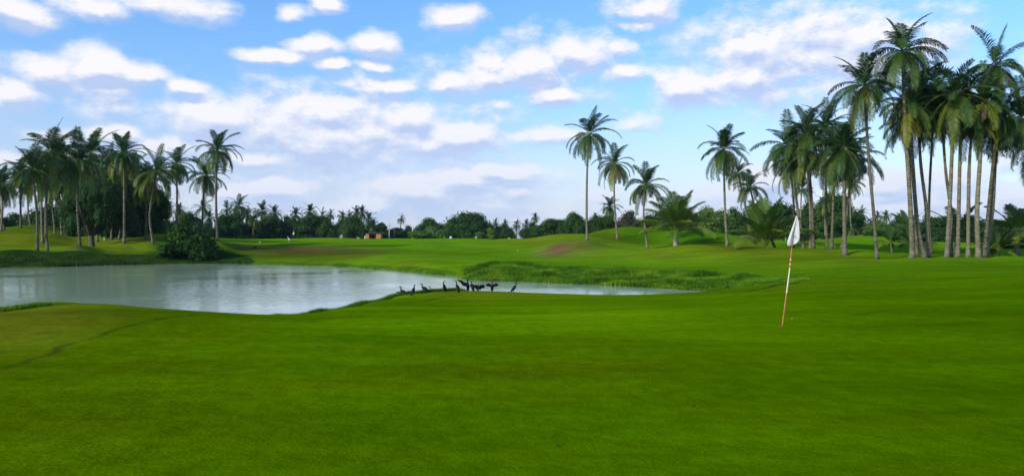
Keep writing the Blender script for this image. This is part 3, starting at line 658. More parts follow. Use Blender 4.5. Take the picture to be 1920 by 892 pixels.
palm(1453,467,89,1440,425,20,2,'short leaning palm trunk right behind the clumped young palm',None,None,None)
RIGHT = [
 (1487,465,90,1478,272,54,0,'leftmost palm of the right group with a frond reaching over open sky',[(1488,380)],1,.16),
 (1507,468,87,1486,300,50,4,'palm with a trunk slanting left behind the flag',[(1494,380)],0,.17),
 (1519,469,86,1512,285,44,6,'short pale trunk just right of the flag, half hidden',[(1519,400)],None,.15),
 (1525,469,85,1511,250,56,3,'thick straight palm right of the flag with a high dark crown',[(1522,380)],1,.2),
 (1559,470,83,1565,290,52,2,'palm with yellow-green arching fronds between the flag and the slanting trunk',[(1562,390)],1,.17),
 (1550,462,92,1548,238,44,7,'palm whose crown peeks out behind the high dark crowns',None,None,.15),
 (1584,477,78,1582,278,56,4,'front palm with a thick trunk and dark foot in the middle of the right group',[(1583,390)],0,.22),
 (1578,470,83,1598,300,50,1,'palm leaning right behind the thick dark-footed trunk',[(1588,400)],None,.17),
 (1644.7,484,70,1620,160,58,2,'tall palm leaning left with a clear trunk, left of the tallest palm',[(1638,400),(1629,300)],1,.18),
 (1710.7,485,70,1692,96,66,3,'tallest palm of all with an open crown against the clouds',[(1707,390),(1697,230)],1,.22),
 (1735,483.5,71,1704,200,56,6,'palm whose trunk crosses behind the tallest palm from lower right',[(1720,420),(1711,300)],None,.2),
 (1740.8,483,72,1726,168,60,0,'palm right of the tallest one with a trunk curving gently right',[(1737,394),(1725,290)],0,.18),
 (1719,482,74,1700,235,46,7,'hidden palm behind the tallest trunk with a light lower trunk',[(1716,394)],None,.16),
 (1745,480,78,1752,185,56,2,'palm behind the middle of the right group with an upright spiky crown',[(1742,380)],None,.16),
 (1775,483,70,1790,178,62,4,'palm with a trunk leaning right in the close pair of the right group',[(1781,375),(1786,260)],1,.2),
 (1783,483,71,1766,215,54,1,'palm with a trunk leaning left in the close pair of the right group',[(1783,400),(1773,320)],0,.17),
 (1795.5,482.5,70,1802,200,60,6,'straight stout palm just right of the close leaning pair',[(1799,330)],0,.2),
 (1815,483,70,1824,225,54,2,'slim straight palm in the middle of the rightmost row of trunks',[(1817,320)],0,.17),
 (1834.4,483.5,70,1842,190,60,7,'rough patchy-barked palm left of the crossing trunks at right',[(1832,394),(1838,290)],1,.24),
 (1845,483.5,70,1867,124,62,5,'second tallest palm, leaning right with a skirt of dead fronds',[(1856,368),(1866,255)],2,.2),
 (1850,481,73,1880,225,58,4,'palm crossing behind the second tallest trunk near the right edge',[(1861,394),(1867,300)],0,.2),
 (1938,484,70,1915,222,66,0,'palm at the right edge with a dark crown hanging into the picture',[(1932,360)],None,.2),
 (1990,484,74,1960,262,70,3,'palm mostly outside the right edge with only frond tips showing',None,None,.2),
]
for r in RIGHT: palm(r[0], r[1], r[2], r[3], r[4], r[5]*1.06, r[6], r[7], r[8], GR_, r[9], tw=r[10])
GF = 'distant coconut palms along the tree line'
FARP = [
 (301,383,200,22,'far palm seen between the close pair and the straight palm on the left'),(318,397,210,17,'small far palm left of the round shrub'),
 (336,393,205,15,'small far palm just right of the straight palm'),(380,390,205,17,'far palm behind the lower of the two shrub palms'),(392,408,220,15,'faint far palm against the sky gap by the windswept palm'),
 (425,392,215,17,'far palm just right of the windswept palm'),(448,386,210,22,'highest far palm right of the windswept palm'),(464,403,205,17,'far palm low between two taller far palms'),
 (477,411,200,17,'dark far palm lowest in its cluster'),(492,396,210,19,'far palm standing clear before the long dark wood'),(515,400,215,20,'bushy far palm at the left start of the long dark wood'),
 (554,402,215,19,'far palm on the long dark wood, first from the left'),(581,397,215,17,'far palm on the long dark wood, second from the left'),(603,405,215,16,'far palm on the long dark wood, third from the left'),(620,402,220,12,'thin far palm on the long dark wood, with a visible trunk'),
 (642,405,220,14,'far palm left of the dense dark tree by the orange building'),(654,407,225,13,'small far palm over the dense dark tree, left one'),(668,401,220,15,'far palm over the dense dark tree, middle one'),(679,398,220,15,'highest far palm over the dense dark tree'),
 (691,412,205,18,'far palm directly above the orange building'),(700,422,200,14,'lower far palm with fronds over the orange building roof'),
 (752,410,230,11,'solitary tiny palm standing on its own between the poles'),
 (929,417,230,9,'tiny palm poking out at the right shoulder of the big domed tree'),(947,419,240,8,'tiniest palm right of the big domed tree'),(968.5,421,200,13,'far palm with a sunlit trunk right of the big domed tree'),(986.7,421,210,11,'slim far palm at the start of the right wood'),(1003.6,408,220,11,'far palm on top of the start of the right wood'),
 (1115.6,406,230,9,'tiny palm between the tallest lone palm and the ridge palm'),(1143,388,170,22,'drooping palm behind the ridge palm, above the wood'),
 (1503,355,150,26,'far palm between the trunks right of the flag'),(1548,380,150,22,'far palm in the wood left of the thick dark-footed trunk'),(1596,345,160,22,'far palm whose crown shows between the middle trunks of the right group'),(1614,402,190,18,'far palm in the gap left of the tall left-leaning palm'),
 (1646,404,230,10,'tiny palm right of the tall left-leaning trunk'),(1661,405,230,12,'small far palm midway between the left-leaning palm and the tallest palm'),(1685,408,240,10,'tiny far palm close left of the tallest trunk'),(1738,403,210,12,'small far palm behind the trunks right of the tallest palm'),(1600,430,140,18,'low palm in the shade left of the reddish sand mound'),
]
for i, (x, y, d, r, lab) in enumerate(FARP):
    palm(x+(hash_(x)-.5)*6, 447, d, x, y, r*(.8+.25*hash_(x*3)), i, lab, None, GF, None, False, True, tw=.19 if d < 190 else .22)

# ------------------------------------------------------------------ young palms with separate fronds
def young(bx, d, tx, ty, rp, nf, seed, label, group=None, trunk_r=.3, special=None, lo=5, hi=82, white=False, cls='young_coconut_palm', twind=.1):
    rg = random.Random(seed); base = at(bx, d); T = Vector(((tx-960)/F*d, d, EYE-(ty-446)/F*d)) - base
    o = empty(cls, base); tag(o, label, 'palm tree', group)
    mb = MB(); k = 10; H = T.length
    mb.tube([Vector((0,0,-.3))] + [T*(i/k) for i in range(k+1)], [trunk_r*1.45] + [trunk_r*(1.3-.5*(i/k)+.06*(i % 2)) for i in range(k+1)], 10)
    mb.build('trunk', pale_bark if white else bark_m, o, True)
    L = rp/F*d*1.18
    for i in range(nf):
        t = (i+.5)/nf; az = i*2.39996+rg.uniform(-.2, .2); V = []; Fc = []; T_ = []
        e0 = R(hi-(hi-lo)*t+rg.uniform(-6, 6)); bend = R(32+34*t+rg.uniform(-8, 10))
        frond(V, Fc, T_, az, e0, bend, L*rg.uniform(.85, 1.05), n=72, Lm=.27*L, droop=.3+.6*t, wd=.10, rng=rg, wind=(twind, .05), twist=rg.uniform(-.6, .6), tint=.2+.45*t+rg.uniform(-.1, .2), stem=.22)
        # basal stalk
        link('frond', mesh('frond', V, Fc, young_m, tint=T_), o, T)
    for (az, e0, bend, Lf, mat, lab) in (special or []):
        V = []; Fc = []; T_ = []
        frond(V, Fc, T_, az, R(e0), R(bend), Lf, n=34, Lm=.8, droop=.8, wd=.10, rng=rg, tint=.5, stem=.4)
        f_ = link('frond', mesh('frond', V, Fc, mat, tint=T_), o, T); f_['label'] = lab
    return o
pale_bark = principled('pale_bark', (.33,.29,.20), .9, .1, var=.6, scale=4)
young(1267.7, 95, 1267, 434, 72, 26, 3, 'broad young palm with a short pale ringed trunk on the lawn', None, .30, white=True, lo=14)
young(1437, 87, 1437, 462, 80, 22, 5, 'clumped young palm with pale stalks fanning from the ground and one yellow frond', None, .28, lo=28, hi=86,
      special=[(R(75), 72, 40, 4.2, yellow_m, 'yellow dying frond leaning right')])
young(1791, 86, 1797, 440, 62, 12, 7, 'young palm with spiky upright fronds behind the straight stout trunk', None, .2, lo=0)
young(1673, 82, 1670, 457, 32, 9, 8, 'small young palm alone on the lawn left of the tallest palm', None, .1, lo=5)
young(1712, 84, 1712, 462, 40, 10, 9, 'small dark young palm tucked behind the tallest palm foot', None, .1, lo=5)
young(1908, 78, 1906, 440, 62, 15, 10, 'bushy young palm at the right edge with feathery fronds', None, .25, lo=-8,
      special=[(R(120), 10, 60, 2.4, yellow_m, 'drooping orange dead frond')])
young(1872, 76, 1870, 468, 48, 10, 12, 'low young palm spreading over the ground right of the crossing trunks', None, .15, lo=0)
young(1700, 112, 1700, 430, 34, 10, 13, 'young palm in the bushes behind the tallest palm', None, .15, lo=0)

# ------------------------------------------------------------------ broadleaf trees
def lobed(seed, nl, shape, leaf, n, cores=True, flat=.72):
    """leaf cloud inside a unit crown (x,y in -.5..5, z 0..1) made of several lobes"""
    rg = random.Random(seed); V = []; Fc = []; T = []; lobes = []
    for i in range(nl):
        a = rg.uniform(0, 6.28)
        if shape == 'dome':
            q = rg.uniform(0, 1)**.55; rr = .40*q; zc = .26+.50*math.sqrt(max(0, 1-q*q))*rg.uniform(.75, 1.0); r = rg.uniform(.11, .19)
        elif shape == 'tall':
            q = rg.uniform(0, 1)**.5; zc = rg.uniform(.22, .84); rr = .33*q*math.sin(math.pi*min(1, zc*.9+.12))**.6; r = rg.uniform(.12, .2)
        elif shape == 'loose':
            q = rg.uniform(.2, 1); zc = rg.uniform(.35, .88); rr = .38*q*(1.15-zc); r = rg.uniform(.08, .14)
        else:
            q = rg.uniform(0, 1)**.5; rr = .36*q; zc = .15+.62*(1-q*.7)*rg.uniform(.5, 1); r = rg.uniform(.13, .2)
        lobes.append((Vector((math.cos(a)*rr, math.sin(a)*rr, zc)), r, rg.uniform(-.18, .18)))
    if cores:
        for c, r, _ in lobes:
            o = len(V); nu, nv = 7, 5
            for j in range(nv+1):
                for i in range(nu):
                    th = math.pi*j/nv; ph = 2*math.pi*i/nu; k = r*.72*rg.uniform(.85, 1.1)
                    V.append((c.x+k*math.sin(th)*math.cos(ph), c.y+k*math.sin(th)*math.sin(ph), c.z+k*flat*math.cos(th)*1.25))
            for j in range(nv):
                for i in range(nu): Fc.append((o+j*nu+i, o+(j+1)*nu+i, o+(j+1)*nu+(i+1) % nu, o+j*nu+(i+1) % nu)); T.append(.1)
    tot = sum(r*r for _, r, _ in lobes)
    for c, r, tv in lobes:
        for _ in range(int(n*r*r/tot)):
            th = math.acos(rg.uniform(-.75, 1)); ph = rg.uniform(0, 6.283)
            nrm = Vector((math.sin(th)*math.cos(ph), math.sin(th)*math.sin(ph), math.cos(th)))
            k = r*(.78+.34*rg.random()**.8 + .10*mnoise.noise(Vector((nrm.x*3+c.x*9, nrm.y*3, nrm.z*3))))
            p = c + Vector((nrm.x*k, nrm.y*k, nrm.z*k*flat*1.25))
            if p.z < .02: continue
            d = (nrm + Vector((rg.uniform(-.9, .9), rg.uniform(-.9, .9), rg.uniform(-.5, .9)))).normalized()
            s = d.cross(Vector((rg.uniform(-1, 1), rg.uniform(-1, 1), rg.uniform(-1, 1)))).normalized(); u = s.cross(d)
            l = leaf*rg.uniform(.6, 1.35); o = len(V)
            V += [tuple(p-s*l*.5), tuple(p+u*l*.32), tuple(p+s*l*.55), tuple(p-u*l*.34)]
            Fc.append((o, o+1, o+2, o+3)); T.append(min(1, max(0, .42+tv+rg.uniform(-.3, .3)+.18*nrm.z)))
    return V, Fc, T
TV = {}
def tree_mesh(kind, mat):
    if (kind, mat.name) in TV: return TV[(kind, mat.name)]
    spec = {'dome':(1,46,'dome',.030,9500),'dome2':(2,40,'dome',.032,8500),'tall':(3,34,'tall',.034,8000),'tall2':(4,30,'tall',.036,7500),'round':(5,30,'round',.036,7500),
            'round2':(6,34,'round',.034,7500),'loose':(7,18,'loose',.042,4200),'loose2':(8,22,'loose',.045,4200),'bush':(9,16,'round',.055,3500),'bush2':(10,22,'round',.05,4200),'big':(11,52,'dome',.02,17000)}[kind]
    V, Fc, T = lobed(*spec[:5])
    VV = np.array(V); lo_ = np.percentile(VV, .4, 0); hi_ = np.percentile(VV, 99.6, 0)
    zlo = lo_[2] if kind in ('big','loose','loose2') else max(lo_[2], .02)
    VV[:,0] = (VV[:,0]-(lo_[0]+hi_[0])/2)/(hi_[0]-lo_[0]); VV[:,1] = (VV[:,1]-(lo_[1]+hi_[1])/2)/(hi_[1]-lo_[1]); VV[:,2] = (VV[:,2]-zlo)/(hi_[2]-zlo)
    V = VV.tolist(); me = mesh('crown', V, Fc, mat, tint=T); TV[(kind, mat.name)] = me; return me
def tree(cx, top, w, d, kind, label, mat=None, name='shade_tree', cat='tree', group=None, bottom=None, deep=None, trunk=True, tr=None):
    """w: crown width in photo pixels; crown reaches from `bottom` row to `top` row"""
    mat = mat or tree_m; base = at(cx, d); yb = bottom if bottom is not None else 446-(base.z-EYE)/F*0
    zt = EYE-(top-446)/F*d; zb = base.z-.4 if bottom is None else EYE-(bottom-446)/F*d
    W = w/F*d; o = empty(name, base); tag(o, label, cat, group)
    c = link('crown', tree_mesh(kind, mat), o, (0, 0, zb-base.z)); c.scale = (W*1.06, (deep or W)*1.06, (zt-zb)); c.rotation_euler = (0, 0, hash_(cx)*6.28)
    if trunk:
        H = zt-base.z; r = tr or max(.12, W*.028); mb = MB()
        mb.tube([(0,0,-.3),(0,0,.2),(.05*W*.3,0,H*.3),(0,0,H*.55)], [r*1.6, r*1.1, r*.85, r*.5], 8)
        n = 4
        for i in range(n):
            a = hash_(cx+i)*6.28; mb.tube([(0,0,H*.22),(math.cos(a)*W*.1, math.sin(a)*W*.1, H*.42),(math.cos(a)*W*.27, math.sin(a)*W*.27, H*.62)], [r*.6, r*.45, r*.15], 6)
        mb.build('trunk', wood_m, o, True)
    return o
G1, G2, G3 = 'trees of the left woodland', 'trees along the far edge of the fairway', 'trees of the wood behind the right mounds'
def big_tree():
    base = at(172, 104); d = 104; o = empty('shade_tree', base); tag(o, 'big dark spreading tree with a thick forked trunk among the left palms', 'tree', G1)
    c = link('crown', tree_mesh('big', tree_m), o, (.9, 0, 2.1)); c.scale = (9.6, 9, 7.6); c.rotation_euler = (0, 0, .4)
    mb = MB(); mb.tube([(0,0,-.4),(0,0,.3),(-.05,0,1.2),(-.1,0,1.9)], [.62,.42,.36,.34], 10)
    rg = random.Random(4)
    for i in range(9):
        a = i*.7+rg.uniform(-.2, .2); q = rg.uniform(.7, 1.5)
        mb.tube([(-.1,0,1.5),(math.cos(a)*q*.8, math.sin(a)*q*.8, 3),(math.cos(a)*q*2, math.sin(a)*q*2, 4.6),(math.cos(a)*q*2.6, math.sin(a)*q*2.6, 6.2)], [.24,.17,.11,.05], 7)
    mb.build('trunk', wood_m, o, True)
big_tree()
TREES = [
 (160,312,84,121,'tall','dark leafy tree filling the space above and left of the forked trunk',None,G1),(212,308,80,127,'round','dark tree high behind the palms right of the forked trunk',None,G1),(283,350,60,128,'tall2','dark tree between the close palm pair and the straight palm',None,G1),
 (232,322,90,116,'tall','dense dark tree behind the tall pale-trunked palm',None,G1),(192,335,100,124,'round2','dark tree crown just left of the tall pale-trunked palm',None,G1),(25,400,90,165,'round','dark low woodland at the left picture edge behind the mound',None,G1),(95,385,90,160,'round2','dark woodland tree in the gap between the front palms and the mound',None,G1),
 (150,372,90,140,'tall2','shadowy tree behind the flared-foot palm',None,G1),(270,395,80,165,'round','dark woodland tree behind the palm pair',None,G1),(245,375,70,130,'tall2','deep shade tree between the pale-trunked palm and the pair',None,G1),
 (312,412,60,185,'round2','low woodland tree left of the straight palm',None,G1),(350,398,70,190,'dome2','rounded green tree rising above the round shrub',None,G1),(388,418,50,200,'round','small tree behind the two shrub palms',None,G1),
 (432,397,60,200,'tall','leafy tree right beside the windswept palm',None,G2),(470,407,50,205,'round','tree under the lowest far palm',None,G2),(505,405,50,205,'tall2','tree at the left start of the long dark wood',None,G2),(540,405,60,210,'round2','dark tree on the left of the long wood behind the egret',None,G2),(578,402,64,210,'tall','dark tree in the centre of the long wood',None,G2),(612,406,56,210,'round','dark tree with sky showing below its skirt at the end of the long wood',None,G2),(640,412,40,212,'round2','tree joining the long wood and the dense dark tree',None,G2),
 (664,403,50,205,'dome','dense dark tree left of the orange building',None,G2),(698,420,30,206,'loose','thin tree beneath the palm over the orange building',None,G2),(722,418,30,202,'loose2','open-branched tree beside the pole with a crossarm',None,G2),(745,427,26,212,'loose','small loose tree right of the pole with a crossarm',None,G2),(766,423,40,215,'round','tree behind the plain white pole',None,G2),
 (804,409,64,215,'dome','smaller domed tree between the white pole and the big dome',None,G2),(880,398,100,212,'dome2','widest domed tree in the centre of the horizon',None,G2),(943,421,50,218,'round2','low dark tree at the right foot of the big dome',None,G2),
 (905,420,60,216,'round','dark tree filling the right shoulder of the big dome',None,G2),(840,420,46,217,'round2','dark tree in the notch between the two domed trees',None,G2),
 (740,436,70,222,'bush2','low green thicket behind the two poles',None,G2),
 (1000,417,56,190,'round','first tree of the wood right of the sunlit far palm',None,G3),(1032,410,56,190,'tall2','tree of the wood left of the tallest lone palm trunk',None,G3),(1078,399,64,180,'dome2','rounded tree directly behind the tallest lone palm trunk',None,G3),(1120,404,56,180,'round2','tree between the tallest lone palm and the ridge palm',None,G3),
 (1178,396,80,170,'round','bronze-tinged tree behind the ridge palm',brown_m,G3),(1140,405,44,160,'tall2','green tree just left of the ridge palm trunk',None,G3),(1232,398,80,168,'round2','dark tree behind the broad young palm left side',None,G3),(1290,396,84,165,'dome','dark tree behind the broad young palm right side',None,G3),
 (1338,388,60,150,'tall','leafy green tree left of the full drooping palm',bright_m,G3),(1378,390,70,175,'round','tree right of the full drooping palm above the golf cart',None,G3),(1425,378,80,190,'round2','tree above the clumped young palm',None,G3),(1470,380,70,185,'tall','tree directly behind the flag',None,G3),(1515,378,70,180,'round','tree behind the trunks right of the flag',None,G3),(1555,362,66,165,'tall2','tall leafy tree behind the middle of the right group',None,G3),(1590,385,60,175,'round2','dark tree left of the reddish sand mound',None,G3),
 (1640,410,80,165,'bush2','low leafy tree behind the reddish sand mound',bright_m,G3),(1690,405,80,170,'round','green tree behind the tallest palm trunk',None,G3),(1740,410,70,160,'round2','tree behind the trunks right of the tallest palm',None,G3),(1780,405,70,150,'tall2','dark tree behind the close leaning pair',None,G3),(1830,408,80,150,'round','dark tree behind the rough patchy trunk',None,G3),(1880,412,80,140,'dome2','rounded dark tree near the right picture edge',None,G3),(1945,405,90,130,'round2','tree cut by the right picture edge',None,G3),
 (-40,390,90,160,'round2','tree just outside the left picture edge',None,G1),
]
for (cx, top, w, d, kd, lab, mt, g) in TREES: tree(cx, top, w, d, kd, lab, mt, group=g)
SH = [(785,433,34,190,'loose','bright green small tree at the right of the white pole'),(819,425,50,192,'bush2','light green bushy tree in front of the domed trees'),(846,434,30,195,'bush','green shrub beside the small white dome shaped rock'),
 (899,435,18,185,'loose','small bright shrub just behind the tiny white post'),(922,428,24,186,'loose2','brightest yellow-green young tree in front of the big dome'),(948,432,24,190,'bush2','dull green shrub left of the two white rocks'),
 (1655,432,60,130,'bush','leafy bush just right of the reddish sand mound'),(1565,436,40,135,'bush2','bush at the left rim of the reddish sand mound'),
 (1700,436,60,120,'bush','bush behind the small young palm'),(1760,432,70,120,'bush2','broad bush behind the close leaning pair'),(1890,436,80,100,'bush2','dense shrub under the young palm at the right edge'),(1840,440,60,115,'bush','shrub behind the rough patchy trunk'),
 (1500,430,60,140,'bush','shaded bush behind the trunks right of the flag'),(1400,432,60,150,'bush2','shaded bush left of the clumped young palm'),(1320,428,50,140,'bush','shrub behind the right mound')]
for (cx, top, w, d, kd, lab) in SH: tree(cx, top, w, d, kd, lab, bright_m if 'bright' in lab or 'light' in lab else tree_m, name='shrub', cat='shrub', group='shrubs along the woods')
# the round shrub on the left shore
shr = leaf_mat('shrub_leaves', [(0, (.010,.034,.004)), (.5, (.028,.075,.007)), (.93, (.06,.12,.01)), (1, (.16,.14,.02))], .75, .15, .08)
tree(357, 424, 106, 95.5, 'bush2', 'round dark glossy shrub overhanging the left water edge', shr, name='shrub', cat='shrub', trunk=True, tr=.15)

# hedges
hedge_m = tree_m
for cx, w, lab in ((456, 19, 'longer clipped dark hedge near the far left tree line'), (477.5, 12, 'shorter clipped dark hedge near the far left tree line')):
    V, Fc, T = [], [], []; rg = random.Random(int(cx)); d = 186; b = at(cx, d); W = w/F*d
    mb = MB(); mb.box((0,0,.45), (W*.96,.8,.9)); V = list(mb.V); Fc = list(mb.F); T = [.1]*6
    for _ in range(900):
        p = Vector((rg.uniform(-.5,.5)*W, rg.choice((-.42,.42,rg.uniform(-.4,.4))), rg.uniform(.02,.98))); s = Vector((rg.uniform(-1,1),rg.uniform(-1,1),rg.uniform(-1,1))).normalized()*.14; u = s.orthogonal()
        o = len(V); V += [tuple(p-s),tuple(p+u),tuple(p+s),tuple(p-u)]; Fc.append((o,o+1,o+2,o+3)); T.append(rg.random()*.6)
    o = link('hedge', mesh('hedge', V, Fc, hedge_m, tint=T), None, b+Vector((0,0,0))); tag(o, lab, 'hedge', 'clipped hedges by the far trees')

# ------------------------------------------------------------------ small man-made things
white = principled('white_paint', (.78,.78,.76), .4, .4, var=.05)
far_white = principled('weathered_white', (.50,.50,.46), .7, .2, var=.1)
dark = principled('dark_rubber', (.02,.02,.02), .8, .2)
metal = principled('grey_metal', (.4,.4,.42), .4, .5)
pole_w = principled('weathered_pole', (.42,.39,.34), .8, .2)
orange = principled('orange_wall', (.42,.16,.07), .8, .15, var=.12, scale=1)
roofm = principled('dark_roof', (.06,.05,.045), .8, .2)
glass = principled('dark_glass', (.02,.03,.035), .08, .6, var=0)
def utility(px, top, d, lab, arm=True, r=.13, mat=None):
    b = at(px, d); H = EYE-(top-446)/F*d-b.z; o = empty('utility_pole', b); tag(o, lab, 'pole')
    mb = MB(); mb.tube([(0,0,-.3),(0,0,H*.5),(0,0,H)], [r*1.2, r, r*.75], 10); mb.build('pole', mat or pole_w, o, True)
    if arm:
        mb = MB(); mb.box((0,-r*1.3,H-.55), (1.9,.12,.14)); mb.build('crossarm', pole_w, o)
        for x in (-.8, 0, .8):
            mb = MB(); mb.tube([(x,-r*1.3,H-.48),(x,-r*1.3,H-.38),(x,-r*1.3,H-.3)], [.05,.07,.03], 7); mb.build('insulator', white, o, True)
utility(730, 419, 200, 'weathered utility pole with a crossarm right of the orange building')
utility(773.7, 421.5, 196, 'plain pale straight pole left of the bright green small tree', False, .15, principled('pale_pole', (.55,.55,.5), .6, .3, var=.1))
utility(722.5, 430, 203, 'short thin pole close left of the crossarm pole', False, .11)
utility(739, 430, 204, 'short thin pole right of the crossarm pole', False, .09)
def building():
    d = 198; b = at(702, d); o = empty('building', b, 0); tag(o, 'low orange walled building with a dark porch at the tree line', 'building')
    mb = MB(); mb.box((-1.65,0,.7), (.9,3,1.8)); mb.box((1.35,0,.7), (1.3,3,1.8)); mb.box((-.25,1.2,.7), (1.9,.6,1.8)); mb.build('wall', orange, o)
    mb = MB(); mb.add([(-2.3,-1.7,1.62),(2.2,-1.7,1.62),(2.2,1.8,1.62),(-2.3,1.8,1.62),(-1.6,0,1.95),(1.5,0,1.95)], [(3,2,1,0),(0,1,5,4),(1,2,5),(2,3,4,5),(3,0,4)]); mb.build('roof', roofm, o)
    mb = MB(); mb.box((-.5,.87,.55), (.7,.05,1.3)); mb.build('door', dark, o)
    mb = MB(); mb.box((.2,.87,.8), (.5,.05,.5)); mb.build('window', glass, o)
building()
def boulder(px, d, w, h, lab):
    b = at(px, d); rg = random.Random(int(px)); mb = MB(); n = 9
    for j in range(6):
        t = j/5
    V = []; Fc = []
    for j in range(6):
        th = math.pi/2*j/5
        for i in range(n):
            a = 6.2832*i/n; k = rg.uniform(.85, 1.1); V.append((math.cos(a)*math.cos(th)*w/2*k, math.sin(a)*math.cos(th)*w/2*k, -.1+(h+.1)*math.sin(th)*rg.uniform(.95, 1.05)))
    for j in range(5):
        for i in range(n): Fc.append((j*n+i, j*n+(i+1) % n, (j+1)*n+(i+1) % n, (j+1)*n+i))
    o = link('pale_boulder', mesh('pale_boulder', V, Fc, far_white, True), None, b); tag(o, lab, 'boulder', 'pale boulders at the end of the fairway')
boulder(845.5, 181, .85, .55, 'small white dome shaped rock in front of the domed trees')
boulder(954.5, 180, 1.05, .55, 'larger of two white rocks at the right foot of the big domed tree')
boulder(946.5, 180, .4, .3, 'smaller of two white rocks at the right foot of the big domed tree')
def post(px, py, d, h, lab, r=.06, mat=None, name='marker_post'):
    b = at(px, d) if py is None else hit(px, py); mb = MB(); mb.box((0,0,h/2-.1), (r*2,r*2,h+.2)); mb.box((0,0,h+.02), (r*2.3,r*2.3,.05))
    o = mb.build(name, mat or far_white, None, loc=b); tag(o, lab, 'post')
post(892.7, None, 178, .4, 'tiny white post before the small bright shrub', .12)
post(641, None, 172, .7, 'taller of two tiny white posts on the fairway crest', .09)
post(638, None, 172, .5, 'shorter of two tiny white posts on the fairway crest', .08)
post(195.6, 451.5, 100, .5, 'pale square stone post between the big dark tree and the pale-trunked palm', .07, principled('stone', (.45,.42,.33), .9))
post(1473, None, 120, .8, 'small pale post on the lawn left behind the flag', .09)
def tank():
    b = at(684.6, 190); mb = MB(); mb.tube([(0,0,-.2),(0,0,.75),(0,0,.85)], [.22,.22,.12], 12); o = mb.build('water_tank', far_white, None, True, b); tag(o, 'small white tank beside the left end of the orange building', 'tank')
tank()
# stakes on the far bank
for px, py, h, lab in ((929.4, 493, .45, 'thin dark stake on the crest of the shaggy far bank'), (869.5, 501, .42, 'thin dark stake left of the shaggy hump on the far bank')):
    b = hit(px, py); mb = MB(); mb.tube([(0,0,-.1),(.01,0,h*.5),(.03,0,h)], [.02,.018,.012], 6)
    o = mb.build('stake', dark, None, True, b); tag(o, lab, 'stake', 'stakes on the far bank')
# golf cart
def cart():
    d = 178; b = at(1371.5, d); o = empty('golf_cart', b, R(15)); tag(o, 'small golf cart with a white roof half hidden behind the mound', 'golf cart')
    mb = MB(); mb.box((0,0,1.85), (1.5,1.15,.06)); mb.box((0,0,1.89), (1.3,.95,.04)); mb.build('roof', white, o)
    mb = MB()
    for x in (-.62,.62):
        for y in (-.48,.48): mb.tube([(x,y,.7),(x*1.02,y,1.83)], [.025,.025], 6)
    mb.build('roof_frame', dark, o)
    mb = MB(); mb.add([(-1.15,-.55,.25),(1.15,-.55,.25),(1.2,-.55,.6),(.75,-.55,.85),(.5,-.55,.4),(-.2,-.55,.4),(-.3,-.55,.75),(-1.15,-.55,.75)]+[(-1.15,.55,.25),(1.15,.55,.25),(1.2,.55,.6),(.75,.55,.85),(.5,.55,.4),(-.2,.55,.4),(-.3,.55,.75),(-1.15,.55,.75)],
      [tuple(range(8)), tuple(range(15,7,-1))]+[(i,(i),i) for i in ()]+[((i+1)%8, i, i+8, (i+1)%8+8) for i in range(8)]); mb.build('body', white, o)
    mb = MB(); mb.box((-.35,0,.8), (.5,1.0,.12)); mb.box((-.62,0,1.1), (.1,1.0,.45)); mb.build('seat', dark, o)
    mb = MB(); mb.tube([(.6,-.25,.8),(.38,-.25,1.1)], [.02,.02], 6); mb.tube([(.3,-.25,1.12),(.36,-.25,1.16)], [.17,.17], 12); mb.build('steering_wheel', dark, o)
    for x in (-.8,.8):
        for y in (-.52,.52): mb = MB(); mb.tube([(x,y-.08,.22),(x,y+.08,.22)], [.22,.22], 14); mb.build('wheel', dark, o)
cart()
# tiny tee marker
b = hit(971, 471); mb = MB(); mb.tube([(0,0,-.02),(0,0,.05),(0,0,.13),(0,0,.17)], [.06,.12,.1,.03], 8); o = mb.build('tee_marker', principled('orange_paint', (.6,.16,.03), .5), None, True, b); tag(o, 'small orange tee marker on the fairway left of the brown patch', 'marker')

# ------------------------------------------------------------------ person far away
def person():
    d = 178; b = at(550.6, d); o = empty('person', b, R(160)); tag(o, 'distant person in a white top and dark trousers before the long dark wood', 'person')
    skin = principled('skin', (.25,.14,.09), .6); mb = MB()
    mb.tube([(0,0,.9),(0,0,1.1),(0,0,1.35),(0,0,1.44),(0,0,1.5),(0,0,1.56),(0,.01,1.64),(0,0,1.73),(0,0,1.77)], [(.13,.16),(.12,.15),(.12,.19),(.07,.12),(.055,.055),(.07,.07),(.095,.085),(.07,.065),(.02,.02)], 10)
    for s in (-1, 1):
        mb.tube([(s*.18,0,1.4),(s*.24,0,1.12),(s*.22,.12,.9),(s*.2,.17,.82)], [.05,.042,.034,.02], 7)
        mb.tube([(s*.09,0,.92),(s*.1,.01,.5),(s*.1,0,.1),(s*.1,.05,.03),(s*.1,.16,.02)], [.085,.06,.045,.045,.03], 8)
    mb.build('body', skin, o, True)
    mb = MB(); mb.tube([(0,0,.86),(0,0,1.1),(0,0,1.35),(0,0,1.46)], [(.145,.175),(.14,.17),(.14,.215),(.07,.09)], 12)
    for s in (-1, 1): mb.tube([(s*.16,0,1.41),(s*.24,0,1.17)], [.075,.06], 8)
    mb.build('shirt', far_white, o, True)
    mb = MB(); mb.tube([(0,0,.84),(0,0,.93)], [(.15,.18),(.145,.175)], 12)
    for s in (-1, 1): mb.tube([(s*.09,0,.9),(s*.1,.01,.5),(s*.1,0,.08)], [.105,.08,.065], 9)
    mb.build('trousers', principled('navy_cloth', (.02,.025,.04), .9), o, True)
    mb = MB(); mb.tube([(0,0,1.7),(0,0,1.72),(0,0,1.73),(0,0,1.8),(0,0,1.83)], [.17,.17,.1,.085,.03], 12); mb.build('hat', far_white, o, True)
person()

